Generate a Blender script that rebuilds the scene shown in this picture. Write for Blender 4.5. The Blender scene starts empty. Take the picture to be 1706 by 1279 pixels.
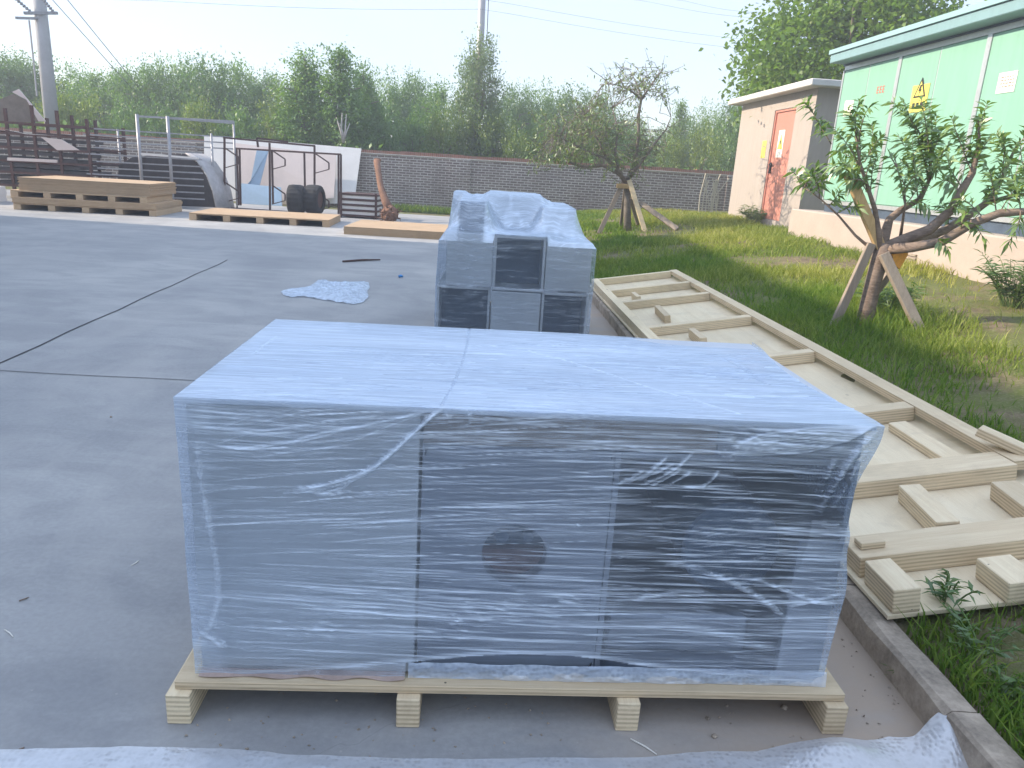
import bpy, math, random
import numpy as np
from mathutils import Vector, Matrix
random.seed(7); rng = np.random.default_rng(7)
R_ = math.radians
sc = bpy.context.scene
COL = sc.collection

# ------------------------------------------------------------------ camera
CAM_H = 1.6; FPX = 1249.8; PITCH = 0.2795; ROLL = 0.0613
fw = np.array([0, math.cos(PITCH), -math.sin(PITCH)]); rt = np.array([1., 0, 0]); dn = np.cross(fw, rt)
c_, s_ = math.cos(ROLL), math.sin(ROLL)
RT = c_*rt - s_*dn; DN = s_*rt + c_*dn
CP = np.array([0, 0, CAM_H])
cam = bpy.data.cameras.new("camera"); camo = bpy.data.objects.new("camera", cam); COL.objects.link(camo)
cam.sensor_width = 36; cam.lens = FPX/1706*36; cam.clip_end = 3000; cam.clip_start = .05
m = Matrix(((RT[0], -DN[0], -fw[0], 0), (RT[1], -DN[1], -fw[1], 0), (RT[2], -DN[2], -fw[2], CAM_H), (0, 0, 0, 1)))
camo.matrix_world = m
sc.camera = camo

# measured points of the photograph turned into places in the yard
def ray(x, y): return RT*((x-853)/FPX) + DN*((y-639.5)/FPX) + fw
def G(x, y, z=0.0):
    d = ray(x, y); return CP + d*((z-CAM_H)/d[2])
def PY(x, y, Y):
    d = ray(x, y); return CP + d*(Y/d[1])
def PP(x, y, o, n):
    d = ray(x, y); o = np.asarray(o, float); n = np.asarray(n, float)
    return CP + d*(np.dot(o-CP, n)/np.dot(d, n))

# ------------------------------------------------------------------ object helpers
def tag(o, label=None, cat=None, group=None, kind=None):
    if label: o['label'] = label
    if cat: o['category'] = cat
    if group: o['group'] = group
    if kind: o['kind'] = kind
    return o
def thing(name, label, cat, loc=(0, 0, 0), rz=0, group=None):
    o = bpy.data.objects.new(name, None); COL.objects.link(o)
    o.location = loc; o.rotation_euler = (0, 0, rz); o.empty_display_size = .2
    return tag(o, label, cat, group)
def dup(root, loc=None, rz=None, label=None, scale=None):
    r = root.copy(); COL.objects.link(r)
    if loc is not None: r.location = loc
    if rz is not None: r.rotation_euler = (0, 0, rz)
    if scale is not None: r.scale = scale
    if label: r['label'] = label
    for ch in list(root.children):
        c = ch.copy(); COL.objects.link(c); c.parent = r
        for g in ch.children:
            d = g.copy(); COL.objects.link(d); d.parent = c
    return r

class MB:
    def __init__(s): s.v = []; s.f = []
    def add(s, vs, fs):
        b = len(s.v); s.v += [tuple(map(float, p)) for p in vs]; s.f += [tuple(i+b for i in f) for f in fs]; return s
    def box(s, lo, hi, M=None):
        x0, y0, z0 = lo; x1, y1, z1 = hi
        vs = [(x0,y0,z0),(x1,y0,z0),(x1,y1,z0),(x0,y1,z0),(x0,y0,z1),(x1,y0,z1),(x1,y1,z1),(x0,y1,z1)]
        if M is not None: vs = [M @ Vector(p) for p in vs]
        return s.add(vs, [(0,3,2,1),(4,5,6,7),(0,1,5,4),(1,2,6,5),(2,3,7,6),(3,0,4,7)])
    def bar(s, p0, p1, w, h, up=(0, 0, 1)):
        p0, p1 = Vector(p0), Vector(p1); d = (p1-p0); L = d.length; d.normalize()
        u = Vector(up)
        if abs(d.dot(u)) > .98: u = Vector((0, 1, 0))
        x = d.cross(u).normalized(); z = x.cross(d)
        M = Matrix((x, d, z)).transposed().to_4x4(); M.translation = p0
        return s.box((-w/2, 0, -h/2), (w/2, L, h/2), M)
    def tube(s, pts, rad, n=8, cap=True):
        pts = [Vector(p) for p in pts]; k = len(pts)
        if not hasattr(rad, '__len__'): rad = [rad]*k
        vs = []; x = None
        for i in range(k):
            d = (pts[min(i+1, k-1)]-pts[max(i-1, 0)])
            d = d.normalized() if d.length > 1e-9 else Vector((0, 0, 1))
            if x is None:
                x = d.orthogonal().normalized()
            else:
                x = (x - d*x.dot(d)); x = x.normalized() if x.length > 1e-6 else d.orthogonal().normalized()
            y = d.cross(x)
            for j in range(n):
                a = 2*math.pi*j/n; vs.append(pts[i]+(x*math.cos(a)+y*math.sin(a))*rad[i])
        fs = [(i*n+j, i*n+(j+1) % n, (i+1)*n+(j+1) % n, (i+1)*n+j) for i in range(k-1) for j in range(n)]
        if cap: fs += [tuple(range(n-1, -1, -1)), tuple((k-1)*n+j for j in range(n))]
        return s.add(vs, fs)
    def prism(s, poly, d):
        """closed polygon of 3-D points extruded by vector d"""
        n = len(poly); poly = [Vector(p) for p in poly]; d = Vector(d)
        return s.add(poly+[p+d for p in poly], [tuple(range(n)), tuple(range(2*n-1, n-1, -1))]+[((i+1) % n, i, n+i, n+(i+1) % n) for i in range(n)])
    def grid(s, P, flip=False):
        """P: array (a,b,3)"""
        a, b = P.shape[:2]; base = len(s.v); s.v += [tuple(p) for p in P.reshape(-1, 3).tolist()]
        for i in range(a-1):
            for j in range(b-1):
                q = (base+i*b+j, base+i*b+j+1, base+(i+1)*b+j+1, base+(i+1)*b+j)
                s.f.append(q[::-1] if flip else q)
        return s
    def build(s, name, mat, parent=None, smooth=False, bevel=0, segs=1, normals=True):
        me = bpy.data.meshes.new(name); me.from_pydata(s.v, [], s.f); me.update()
        if normals:
            import bmesh
            bm = bmesh.new(); bm.from_mesh(me); bmesh.ops.recalc_face_normals(bm, faces=bm.faces); bm.to_mesh(me); bm.free()
        if mat: me.materials.append(mat)
        if smooth: me.polygons.foreach_set('use_smooth', [True]*len(me.polygons))
        o = bpy.data.objects.new(name, me); COL.objects.link(o)
        if parent: o.parent = parent
        if bevel:
            b = o.modifiers.new('bevel', 'BEVEL'); b.width = bevel; b.segments = segs; b.limit_method = 'ANGLE'; b.angle_limit = .6
        return o

def quad_mesh(name, V, nper, mat, parent=None, attrs=None, strip=1):
    """many separate quad strips at once. V: (N, nper, 3) with nper = 2*(strip+1) in rows of two"""
    N = V.shape[0]; me = bpy.data.meshes.new(name)
    me.vertices.add(N*nper); me.vertices.foreach_set('co', V.reshape(-1).astype(np.float32))
    base = (np.arange(N)*nper)[:, None]
    q = np.array([[2*k, 2*k+1, 2*k+3, 2*k+2] for k in range(strip)]).reshape(1, -1)
    li = (base+q).reshape(-1).astype(np.int32); nf = N*strip
    me.loops.add(nf*4); me.loops.foreach_set('vertex_index', li)
    me.polygons.add(nf); me.polygons.foreach_set('loop_start', (np.arange(nf)*4).astype(np.int32))
    me.polygons.foreach_set('use_smooth', np.ones(nf, dtype=bool))
    for k, a in (attrs or {}).items():
        at = me.attributes.new(k, 'FLOAT', 'POINT'); at.data.foreach_set('value', np.repeat(a, nper).astype(np.float32))
    me.update(calc_edges=True); me.materials.append(mat)
    o = bpy.data.objects.new(name, me); COL.objects.link(o)
    if parent: o.parent = parent
    return o
def nrm(a): return a/np.maximum(np.linalg.norm(a, axis=-1, keepdims=True), 1e-9)
def leaves(name, C, D, L, Wd, mat, parent=None, droop=.3, rnd=None, up=None):
    """leaf blades: centre-base C, direction D, length L, width Wd, three rows"""
    N = len(C); D = nrm(D); up = rng.normal(size=(N, 3))*.6+np.array([0, 0, 1.]) if up is None else up
    S = nrm(np.cross(D, up)); Nn = nrm(np.cross(S, D))
    L = np.broadcast_to(L, (N,))[:, None]; Wd = np.broadcast_to(Wd, (N,))[:, None]
    V = np.zeros((N, 6, 3))
    for k, (t, w) in enumerate(((0, .12), (.45, .5), (1, .05))):
        p = C+D*L*t - Nn*L*droop*t*t*.5*np.sign(Nn[:, 2:3]+1e-6) - np.array([0, 0, 1])*L*droop*t*t*.5
        V[:, 2*k] = p-S*Wd*w; V[:, 2*k+1] = p+S*Wd*w
    return quad_mesh(name, V, 6, mat, parent, {'rnd': rng.random(N) if rnd is None else rnd}, strip=2)

# ------------------------------------------------------------------ noise in numpy
def vnoise(x, y, seed=0):
    x = np.asarray(x, float); y = np.asarray(y, float)
    xi = np.floor(x).astype(int); yi = np.floor(y).astype(int); xf = x-xi; yf = y-yi
    def h(a, b):
        n = (a*374761393+b*668265263+seed*974711) & 0x7fffffff
        n = ((n ^ (n >> 13))*1274126177) & 0x7fffffff
        return ((n ^ (n >> 16)) & 0xffff)/65535.
    u = xf*xf*(3-2*xf); v = yf*yf*(3-2*yf)
    return (h(xi, yi)*(1-u)+h(xi+1, yi)*u)*(1-v)+(h(xi, yi+1)*(1-u)+h(xi+1, yi+1)*u)*v
def fbm(x, y, seed=0, o=4):
    r = 0; a = .5
    for i in range(o): r = r+a*vnoise(x*2**i, y*2**i, seed+i); a *= .5
    return r
def sm(t): t = np.clip(t, 0, 1); return t*t*(3-2*t)
def pdist(U, Z, poly):
    """distance from points to a polyline, and the parameter along it"""
    best = np.full(U.shape, 1e9); tt = np.zeros(U.shape); n = len(poly)-1
    for i in range(n):
        (ax, ay), (bx, by) = poly[i], poly[i+1]; dx, dy = bx-ax, by-ay
        t = np.clip(((U-ax)*dx+(Z-ay)*dy)/(dx*dx+dy*dy+1e-12), 0, 1)
        d = np.hypot(U-ax-t*dx, Z-ay-t*dy); k = d < best
        best = np.where(k, d, best); tt = np.where(k, (i+t)/n, tt)
    return best, tt

# ------------------------------------------------------------------ materials
class NT:
    def __init__(s, name):
        s.m = bpy.data.materials.new(name); s.m.use_nodes = True; s.t = s.m.node_tree; s.t.nodes.clear()
        s.out = s.n('ShaderNodeOutputMaterial')
    def n(s, t, ins=None, **kw):
        nd = s.t.nodes.new(t)
        for k, v in kw.items(): setattr(nd, k, v)
        for k, v in (ins or {}).items(): s.put(nd.inputs[k], v)
        return nd
    def put(s, sock, v):
        if isinstance(v, bpy.types.NodeSocket): s.t.links.new(v, sock)
        elif isinstance(v, bpy.types.Node): s.t.links.new(v.outputs[0], sock)
        else:
            if hasattr(sock.default_value, '__len__') and len(sock.default_value) == 4 and len(v) == 3: v = (*v, 1)
            sock.default_value = v
    def math(s, op, a, b=0., clamp=False):
        nd = s.n('ShaderNodeMath', operation=op, use_clamp=clamp); s.put(nd.inputs[0], a); s.put(nd.inputs[1], b); return nd.outputs[0]
    def coord(s, kind='Object'): return s.n('ShaderNodeTexCoord').outputs[kind]
    def map(s, vec, scale=(1, 1, 1), loc=(0, 0, 0), rot=(0, 0, 0)):
        return s.n('ShaderNodeMapping', {'Vector': vec, 'Scale': scale, 'Location': loc, 'Rotation': rot}).outputs[0]
    def noise(s, vec, scale=5., detail=4., rough=.55, dist=0.):
        return s.n('ShaderNodeTexNoise', {'Vector': vec, 'Scale': scale, 'Detail': detail, 'Roughness': rough, 'Distortion': dist}).outputs[0]
    def ramp(s, fac, stops, interp='LINEAR'):
        nd = s.n('ShaderNodeValToRGB', {'Fac': fac}); cr = nd.color_ramp; cr.interpolation = interp
        while len(cr.elements) < len(stops): cr.elements.new(.5)
        for e, (p, c) in zip(cr.elements, stops):
            e.position = p; e.color = (*c, 1) if hasattr(c, '__len__') else (c, c, c, 1)
        return nd.outputs[0]
    def mix(s, fac, a, b, mode='MIX'):
        nd = s.n('ShaderNodeMix', data_type='RGBA', blend_type=mode)
        s.put(nd.inputs[0], fac); s.put(nd.inputs[6], a); s.put(nd.inputs[7], b); return nd.outputs[2]
    def attr(s, name): return s.n('ShaderNodeAttribute', attribute_name=name).outputs['Fac']
    def bump(s, h, strength=.3, dist=.02): return s.n('ShaderNodeBump', {'Height': h, 'Strength': strength, 'Distance': dist}).outputs[0]
    def bsdf(s, col, rough=.6, metal=0., normal=None, spec=.4):
        ins = {'Base Color': col, 'Roughness': rough, 'Metallic': metal, 'Specular IOR Level': spec}
        if normal is not None: ins['Normal'] = normal
        return s.n('ShaderNodeBsdfPrincipled', ins).outputs[0]
    def done(s, sh): s.t.links.new(sh, s.out.inputs[0]); return s.m

def mat_plain(name, col, rough=.6, metal=0., var=.25, scale=6., bump=.15, spec=.4, space='Object'):
    t = NT(name); co = t.coord(space)
    n1 = t.noise(co, scale, 6, .6); n2 = t.noise(co, scale*9, 3, .6)
    k = t.math('ADD', t.math('MULTIPLY', n1, .7), t.math('MULTIPLY', n2, .3))
    a = tuple(c*(1-var) for c in col); b = tuple(min(1, c*(1+var)) for c in col)
    return t.done(t.bsdf(t.ramp(k, [(.3, a), (.7, b)]), rough, metal, t.bump(k, bump, .01), spec))

def mat_wood(name, light, dark, axis=1, gscale=1., ply=False, rough=.65):
    """long grain along AXIS of the object's space; ply: layered edges seen on the upright faces"""
    t = NT(name); co = t.coord('Object')
    sc_ = [22*gscale]*3; sc_[axis] = 1.2*gscale
    g = t.noise(t.map(co, tuple(sc_)), 1.6, 6, .6, .6)
    fine = t.noise(t.map(co, tuple(90 if i != axis else 5 for i in range(3))), 2., 3, .7)
    big = t.noise(co, 1.3, 3, .5)
    k = t.math('ADD', t.math('MULTIPLY', g, .6), t.math('MULTIPLY', fine, .4))
    col = t.ramp(k, [(.32, dark), (.5, tuple((a+b)/2*1.02 for a, b in zip(light, dark))), (.62, light)])
    col = t.mix(t.math('MULTIPLY', t.ramp(big, [(.42, 0.), (.7, 1.)]), .55), col, tuple(c*.72 for c in light), 'MIX')
    v = t.n('ShaderNodeTexVoronoi', {'Vector': t.map(co, tuple(5 if i != axis else 2.2 for i in range(3))), 'Scale': 1.})
    knot = t.ramp(v.outputs['Distance'], [(.045, 1.), (.085, 0.)])
    col = t.mix(t.math('MULTIPLY', knot, .75), col, tuple(c*.35 for c in dark))
    h = k
    if ply:
        z = t.n('ShaderNodeSeparateXYZ', {'Vector': co}).outputs[2]
        wob = t.math('MULTIPLY', t.noise(co, 9., 2), .004)
        lay = t.n('ShaderNodeTexWave', {'Vector': t.n('ShaderNodeCombineXYZ', {'X': t.math('ADD', z, wob)}).outputs[0], 'Scale': 20., 'Distortion': 1.1, 'Detail': 2.}, wave_type='BANDS', bands_direction='X').outputs[1]
        nz = t.n('ShaderNodeSeparateXYZ', {'Vector': t.coord('Normal')}).outputs[2]
        side = t.math('LESS_THAN', t.math('ABSOLUTE', nz), .6)
        band = t.ramp(lay, [(.25, tuple(c*.5 for c in dark)), (.5, dark), (.8, light)])
        brk = t.ramp(t.noise(t.map(co, (2.5, 2.5, 60)), 1.5, 4, .7), [(.35, .12), (.65, .75)])
        col = t.mix(t.math('MULTIPLY', side, brk), col, band)
    oi = t.n('ShaderNodeObjectInfo').outputs['Random']
    col = t.mix(1., col, t.ramp(oi, [(0, (.80, .76, .72)), (.5, (.97, .96, .95)), (1, (1.08, 1.08, 1.06))]), 'MULTIPLY')
    dirt = t.ramp(t.noise(co, 3.1, 6, .7, .8), [(.52, 0.), (.72, 1.)])
    col = t.mix(t.math('MULTIPLY', dirt, .35), col, tuple(c*.55 for c in dark))
    nail = t.n('ShaderNodeTexVoronoi', {'Vector': co, 'Scale': 7.}).outputs['Distance']
    col = t.mix(t.math('MULTIPLY', t.math('LESS_THAN', nail, .028), .8), col, (.06, .05, .045))
    return t.done(t.bsdf(col, rough, 0, t.bump(h, .25, .004), .25))

def mat_leaf(name, cols, trans=.45, gloss=.12, objvar=.25):
    t = NT(name); r = t.attr('rnd'); oi = t.n('ShaderNodeObjectInfo').outputs['Random']
    k = t.math('ADD', t.math('MULTIPLY', r, 1-objvar), t.math('MULTIPLY', oi, objvar))
    col = t.ramp(k, [(i/(len(cols)-1), c) for i, c in enumerate(cols)])
    d = t.n('ShaderNodeBsdfDiffuse', {'Color': col}).outputs[0]
    tr = t.n('ShaderNodeBsdfTranslucent', {'Color': t.mix(1., col, (1.25, 1.3, .55), 'MULTIPLY')}).outputs[0]
    g = t.n('ShaderNodeBsdfGlossy', {'Color': (.9, .95, .9), 'Roughness': .45}).outputs[0]
    a = t.n('ShaderNodeMixShader', {0: trans, 1: d, 2: tr}).outputs[0]
    return t.done(t.n('ShaderNodeMixShader', {0: gloss*.35, 1: a, 2: g}).outputs[0])

def mat_film(name, amp=.5, tint=(.86, .91, .97), base=0., gloss=.22, sx=1.5, sy=70., sz=85.):
    t = NT(name); co = t.coord('Object'); dens = t.attr('dens'); warp = t.attr('warp')
    sp = t.n('ShaderNodeSeparateXYZ', {'Vector': co})
    y2 = t.math('ADD', sp.outputs[1], warp); z2 = t.math('ADD', sp.outputs[2], warp)
    vec = t.n('ShaderNodeCombineXYZ', {'X': t.math('MULTIPLY', sp.outputs[0], sx), 'Y': t.math('MULTIPLY', y2, sy), 'Z': t.math('MULTIPLY', z2, sz)}).outputs[0]
    s1 = t.noise(vec, 1., 5, .68, .15); s2 = t.noise(t.map(vec, (2.4, 2.6, 2.6), (3, 1, 7)), 1., 3, .6)
    lump = t.noise(co, 5., 4, .6, .5)
    st = t.math('ADD', t.math('MULTIPLY', s1, .62), t.math('MULTIPLY', s2, .38))
    stc = t.math('SUBTRACT', t.ramp(st, [(.40, 0.), (.52, .36), (.62, 1.)]), .38)
    stc = t.math('MULTIPLY', stc, t.ramp(lump, [(.25, .45), (.7, 1.15)]))
    d = t.math('ADD', t.math('ADD', dens, base), t.math('MULTIPLY', stc, amp))
    d = t.math('MULTIPLY', d, t.math('GREATER_THAN', dens, .012))
    d = t.math('MINIMUM', t.math('MAXIMUM', d, t.math('MULTIPLY', t.math('GREATER_THAN', dens, .012), .13)), .97)
    nor = t.bump(st, .5, .004)
    df = t.n('ShaderNodeBsdfDiffuse', {'Color': (.73, .82, .935), 'Normal': nor}).outputs[0]
    tr = t.n('ShaderNodeBsdfTranslucent', {'Color': (.73, .82, .935)}).outputs[0]
    gl = t.n('ShaderNodeBsdfGlossy', {'Color': (.88, .94, 1.), 'Roughness': .22, 'Normal': nor}).outputs[0]
    a = t.n('ShaderNodeMixShader', {0: .22, 1: df, 2: tr}).outputs[0]
    a = t.n('ShaderNodeMixShader', {0: gloss, 1: a, 2: gl}).outputs[0]
    tp = t.n('ShaderNodeBsdfTransparent', {'Color': tint}).outputs[0]
    return t.done(t.n('ShaderNodeMixShader', {0: d, 1: tp, 2: a}).outputs[0])

def mat_concrete():
    t = NT('yard_concrete'); co = t.coord('Object')
    big = t.noise(co, .35, 5, .6, .4); mid = t.noise(t.map(co, (1., 2.2, 1.), rot=(0, 0, .6)), 1.1, 6, .65, .8); fine = t.noise(co, 45., 4, .7)
    vf = t.noise(co, 260., 2, .6)
    col = t.ramp(big, [(.36, (.29, .29, .29)), (.5, (.35, .345, .337)), (.64, (.42, .41, .39))])
    col = t.mix(t.math('MULTIPLY', t.ramp(mid, [(.40, 1.), (.58, 0.)]), .5), col, (.21, .21, .215))
    col = t.mix(t.math('MULTIPLY', t.ramp(fine, [(.4, 1.), (.62, 0.)]), .16), col, (.12, .115, .11))
    cr_ = t.n('ShaderNodeTexVoronoi', {'Vector': t.n('ShaderNodeVectorMath', {0: co, 1: t.n('ShaderNodeVectorMath', {0: t.n('ShaderNodeTexNoise', {'Vector': co, 'Scale': 1.4, 'Detail': 5.}).outputs[1], 'Scale': .5}, operation='SCALE').outputs[0]}, operation='ADD').outputs[0], 'Scale': .28}, feature='DISTANCE_TO_EDGE').outputs['Distance']
    blot = t.ramp(t.noise(t.map(co, (1., .6, 1.), rot=(0, 0, -.5)), .75, 7, .7, 1.2), [(.47, 0.), (.66, 1.)])
    col = t.mix(t.math('MULTIPLY', blot, .32), col, (.44, .42, .39))
    col = t.mix(t.math('MULTIPLY', t.math('LESS_THAN', cr_, .0005), .2), col, (.12, .12, .12))
    # pale dust and dirt near the kerb
    x = t.n('ShaderNodeSeparateXYZ', {'Vector': co}).outputs[0]
    dirt = t.math('MULTIPLY', t.ramp(t.math('ADD', t.math('MULTIPLY', x, .36), t.math('MULTIPLY', mid, .7)), [(.36, 0.), (.78, 1.)]), .9)
    col = t.mix(dirt, col, (.37, .285, .21))
    sp = t.n('ShaderNodeTexVoronoi', {'Vector': co, 'Scale': 13.}).outputs['Distance']
    col = t.mix(t.math('MULTIPLY', t.ramp(sp, [(.03, 1.), (.055, 0.)]), .5), col, (.42, .39, .35))
    h = t.math('ADD', t.math('MULTIPLY', fine, .6), t.math('MULTIPLY', vf, .4))
    return t.done(t.bsdf(col, t.ramp(mid, [(.3, .62), (.7, .85)]), 0, t.bump(h, .25, .004), .35))

def mat_brick():
    t = NT('grey_brick'); co = t.coord('Object'); sp = t.n('ShaderNodeSeparateXYZ', {'Vector': co})
    wob = t.noise(co, 2.2, 3)
    vec = t.n('ShaderNodeCombineXYZ', {'X': sp.outputs[0], 'Y': t.math('ADD', sp.outputs[2], t.math('MULTIPLY', wob, .02))}).outputs[0]
    br = t.n('ShaderNodeTexBrick', {'Vector': vec, 'Color1': (.16, .125, .115), 'Color2': (.26, .215, .195), 'Mortar': (.60, .57, .53), 'Scale': 1., 'Mortar Size': .013,
                                   'Mortar Smooth': .2, 'Bias': -.1, 'Brick Width': .25, 'Row Height': .085})
    pat = t.noise(co, .9, 5, .65); pat2 = t.noise(t.map(co, (1, 1, 5)), 3.5, 5, .7)
    col = t.mix(t.math('MULTIPLY', t.ramp(pat, [(.4, 0.), (.65, 1.)]), .5), br.outputs[0], (.17, .135, .12))
    col = t.mix(t.math('MULTIPLY', t.ramp(pat2, [(.52, 0.), (.68, 1.)]), .45), col, (.46, .43, .41))
    return t.done(t.bsdf(col, .9, 0, t.bump(t.math('SUBTRACT', 1., br.outputs['Fac']), .7, .012), .15))

def mat_soil(name='lawn_soil'):
    t = NT(name); co = t.coord('Object'); a = t.noise(co, .8, 6, .65, .6); b = t.noise(co, 9., 6, .7); c = t.noise(co, 60., 3, .7)
    col = t.ramp(b, [(.3, (.10, .075, .05)), (.55, (.20, .15, .10)), (.75, (.31, .24, .165))])
    col = t.mix(t.ramp(a, [(.40, 0.), (.52, .85)]), col, (.12, .145, .04))
    col = t.mix(t.math('MULTIPLY', t.ramp(c, [(.5, 0.), (.7, 1.)]), .5), col, (.30, .25, .16))
    h = t.math('ADD', b, t.math('MULTIPLY', c, .4))
    return t.done(t.bsdf(col, .95, 0, t.bump(h, .9, .03), .1))

def mat_grass():
    t = NT('grass_blades'); r = t.attr('rnd'); dry = t.attr('dry')
    g = t.ramp(r, [(0, (.075, .145, .025)), (.5, (.15, .235, .045)), (1, (.24, .31, .07))])
    y = t.ramp(r, [(0, (.24, .26, .045)), (.55, (.36, .36, .09)), (1, (.52, .47, .22))])
    col = t.mix(dry, g, y)
    d = t.n('ShaderNodeBsdfDiffuse', {'Color': col}).outputs[0]
    tr = t.n('ShaderNodeBsdfTranslucent', {'Color': t.mix(1., col, (1.2, 1.25, .6), 'MULTIPLY')}).outputs[0]
    return t.done(t.n('ShaderNodeMixShader', {0: .4, 1: d, 2: tr}).outputs[0])

def mat_metal_paint(name, col, rough=.45, streak=.25, rust=0.):
    t = NT(name); co = t.coord('Object')
    v = t.noise(t.map(co, (6, 6, .5)), 2., 5, .6); n = t.noise(co, 3., 5, .6)
    c = t.mix(t.math('MULTIPLY', t.ramp(v, [(.4, 0.), (.7, 1.)]), streak), col, tuple(x*.6 for x in col))
    c = t.mix(t.math('MULTIPLY', t.ramp(n, [(.45, 0.), (.75, 1.)]), streak), c, tuple(min(1, x*1.25) for x in col))
    if rust: c = t.mix(t.math('MULTIPLY', t.ramp(t.noise(co, 14., 6, .7), [(.48, 0.), (.6, 1.)]), rust), c, (.16, .06, .03))
    return t.done(t.bsdf(c, rough, 0, t.bump(n, .08, .01), .4))

def mat_steel(name, col, rough=.35, metal=.55, axis=0):
    t = NT(name); co = t.coord('Object'); s = [160]*3; s[axis] = 3
    b = t.noise(t.map(co, tuple(s)), 1., 3, .6); n = t.noise(co, 2.5, 4, .6)
    c = t.ramp(t.math('ADD', t.math('MULTIPLY', b, .5), t.math('MULTIPLY', n, .5)), [(.3, tuple(x*.75 for x in col)), (.7, tuple(x*1.15 for x in col))])
    return t.done(t.bsdf(c, rough, metal, t.bump(b, .06, .002), .5))

def mat_bark(name, a, b):
    t = NT(name); co = t.coord('Object'); n = t.noise(t.map(co, (3, 3, 9)), 6., 6, .7, .5); n2 = t.noise(co, 5., 4, .6)
    c = t.mix(t.ramp(n2, [(.4, 0.), (.7, .6)]), t.ramp(n, [(.3, a), (.7, b)]), tuple(x*1.3 for x in b))
    return t.done(t.bsdf(c, .85, 0, t.bump(n, .8, .012), .2))

def mat_bubble():
    t = NT('bubble_wrap'); co = t.coord('Object')
    v = t.n('ShaderNodeTexVoronoi', {'Vector': t.map(co, (1, 1, 1)), 'Scale': 62., 'Randomness': .6}, feature='SMOOTH_F1')
    v.inputs['Smoothness'].default_value = .3
    h = t.ramp(v.outputs['Distance'], [(.15, 1.), (.55, 0.)]); cr = t.noise(co, 14., 5, .65, 1.2)
    h = t.math('MULTIPLY', h, t.ramp(t.noise(co, 6., 3, .6), [(.38, .15), (.6, 1.)]))
    hh = t.math('ADD', h, t.math('MULTIPLY', cr, 1.2)); nor = t.bump(hh, .45, .004)
    df = t.n('ShaderNodeBsdfDiffuse', {'Color': (.84, .86, .9), 'Normal': nor}).outputs[0]
    gl = t.n('ShaderNodeBsdfGlossy', {'Color': (1, 1, 1), 'Roughness': .22, 'Normal': nor}).outputs[0]
    tr = t.n('ShaderNodeBsdfTranslucent', {'Color': (.84, .86, .9)}).outputs[0]
    a = t.n('ShaderNodeMixShader', {0: .3, 1: df, 2: tr}).outputs[0]; a = t.n('ShaderNodeMixShader', {0: .25, 1: a, 2: gl}).outputs[0]
    d = t.math('ADD', t.math('MULTIPLY', h, -.16), t.math('ADD', .52, t.math('MULTIPLY', cr, .3)))
    tp = t.n('ShaderNodeBsdfTransparent', {'Color': (.95, .96, .98)}).outputs[0]
    return t.done(t.n('ShaderNodeMixShader', {0: d, 1: tp, 2: a}).outputs[0])

M_conc = mat_concrete(); M_brick = mat_brick(); M_soil = mat_soil(); M_grass = mat_grass()
M_kerb = mat_plain('kerb_concrete', (.33, .27, .21), .95, 0, .55, 7., .8)
M_joint = mat_plain('joint_filler', (.035, .034, .036), .9)
M_ply = mat_wood('pale_plywood', (.79, .66, .455), (.65, .505, .325), 1, ply=True)
M_plyx = mat_wood('pale_plywood_cross', (.79, .66, .455), (.65, .505, .325), 0, ply=True)
M_sheet = mat_wood('plywood_sheet', (.78, .665, .475), (.66, .53, .35), 1, gscale=.35)
M_ply2 = mat_wood('warm_plywood', (.63, .47, .31), (.50, .35, .21), 0, ply=True)
M_post = mat_wood('weathered_timber', (.36, .30, .24), (.23, .18, .14), 2)
M_post2 = mat_wood('sun_tinted_timber', (.66, .47, .24), (.50, .33, .15), 2)  # warm sunlight mixed into the timber colour
M_film = mat_film('stretch_film', amp=.52, sx=1.1, sy=95., sz=135.); M_film2 = mat_film('stretch_film_rear', amp=.42, sx=2.2, sy=30, sz=42)
M_bubble = mat_bubble()
M_steel = mat_steel('brushed_steel', (.47, .47, .46)); M_steel2 = mat_steel('dull_steel', (.24, .255, .28), .45)
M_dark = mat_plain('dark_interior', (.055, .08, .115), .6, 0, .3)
M_card = mat_plain('brown_board', (.20, .165, .135), .85, 0, .25)
M_lid = mat_plain('grey_foam_board', (.50, .52, .55), .8, 0, .06)
M_rust = mat_plain('rusty_steel', (.11, .055, .045), .8, .2, .45, 12., .3)
M_galv = mat_plain('galvanised_steel', (.34, .34, .36), .5, .4, .25, 9.)
M_brown = mat_plain('brown_painted_steel', (.085, .045, .038), .6, .2, .3, 9.)
M_blacks = mat_plain('black_sheet', (.05, .042, .042), .6, .1, .4, 5.)
M_white = mat_plain('white_board', (.72, .70, .68), .6, 0, .07, 2.); M_cream = mat_plain('cream_board', (.66, .56, .52), .6, 0, .08, 2.); M_blue = mat_plain('blue_board', (.30, .42, .55), .5, 0, .12, 2.)
M_rubber = mat_plain('tyre_rubber', (.028, .027, .027), .85, 0, .4, 20., .5)
M_hut = mat_metal_paint('hut_plaster', (.375, .325, .285), .9, .22)
M_hutroof = mat_plain('roof_slab_concrete', (.55, .53, .50), .85, 0, .15, 4.)
M_door = mat_metal_paint('red_door_paint', (.50, .215, .16), .5, .15)
M_green = mat_metal_paint('mint_paint', (.225, .425, .32), .42, .2)
M_silver = mat_plain('silver_trim', (.50, .52, .52), .35, .5, .12, 9.)
M_teal = mat_metal_paint('teal_roof_paint', (.20, .32, .33), .4, .2)
M_plinth = mat_plain('plinth_plaster', (.405, .335, .285), .9, 0, .10, 2., .25)
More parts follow.
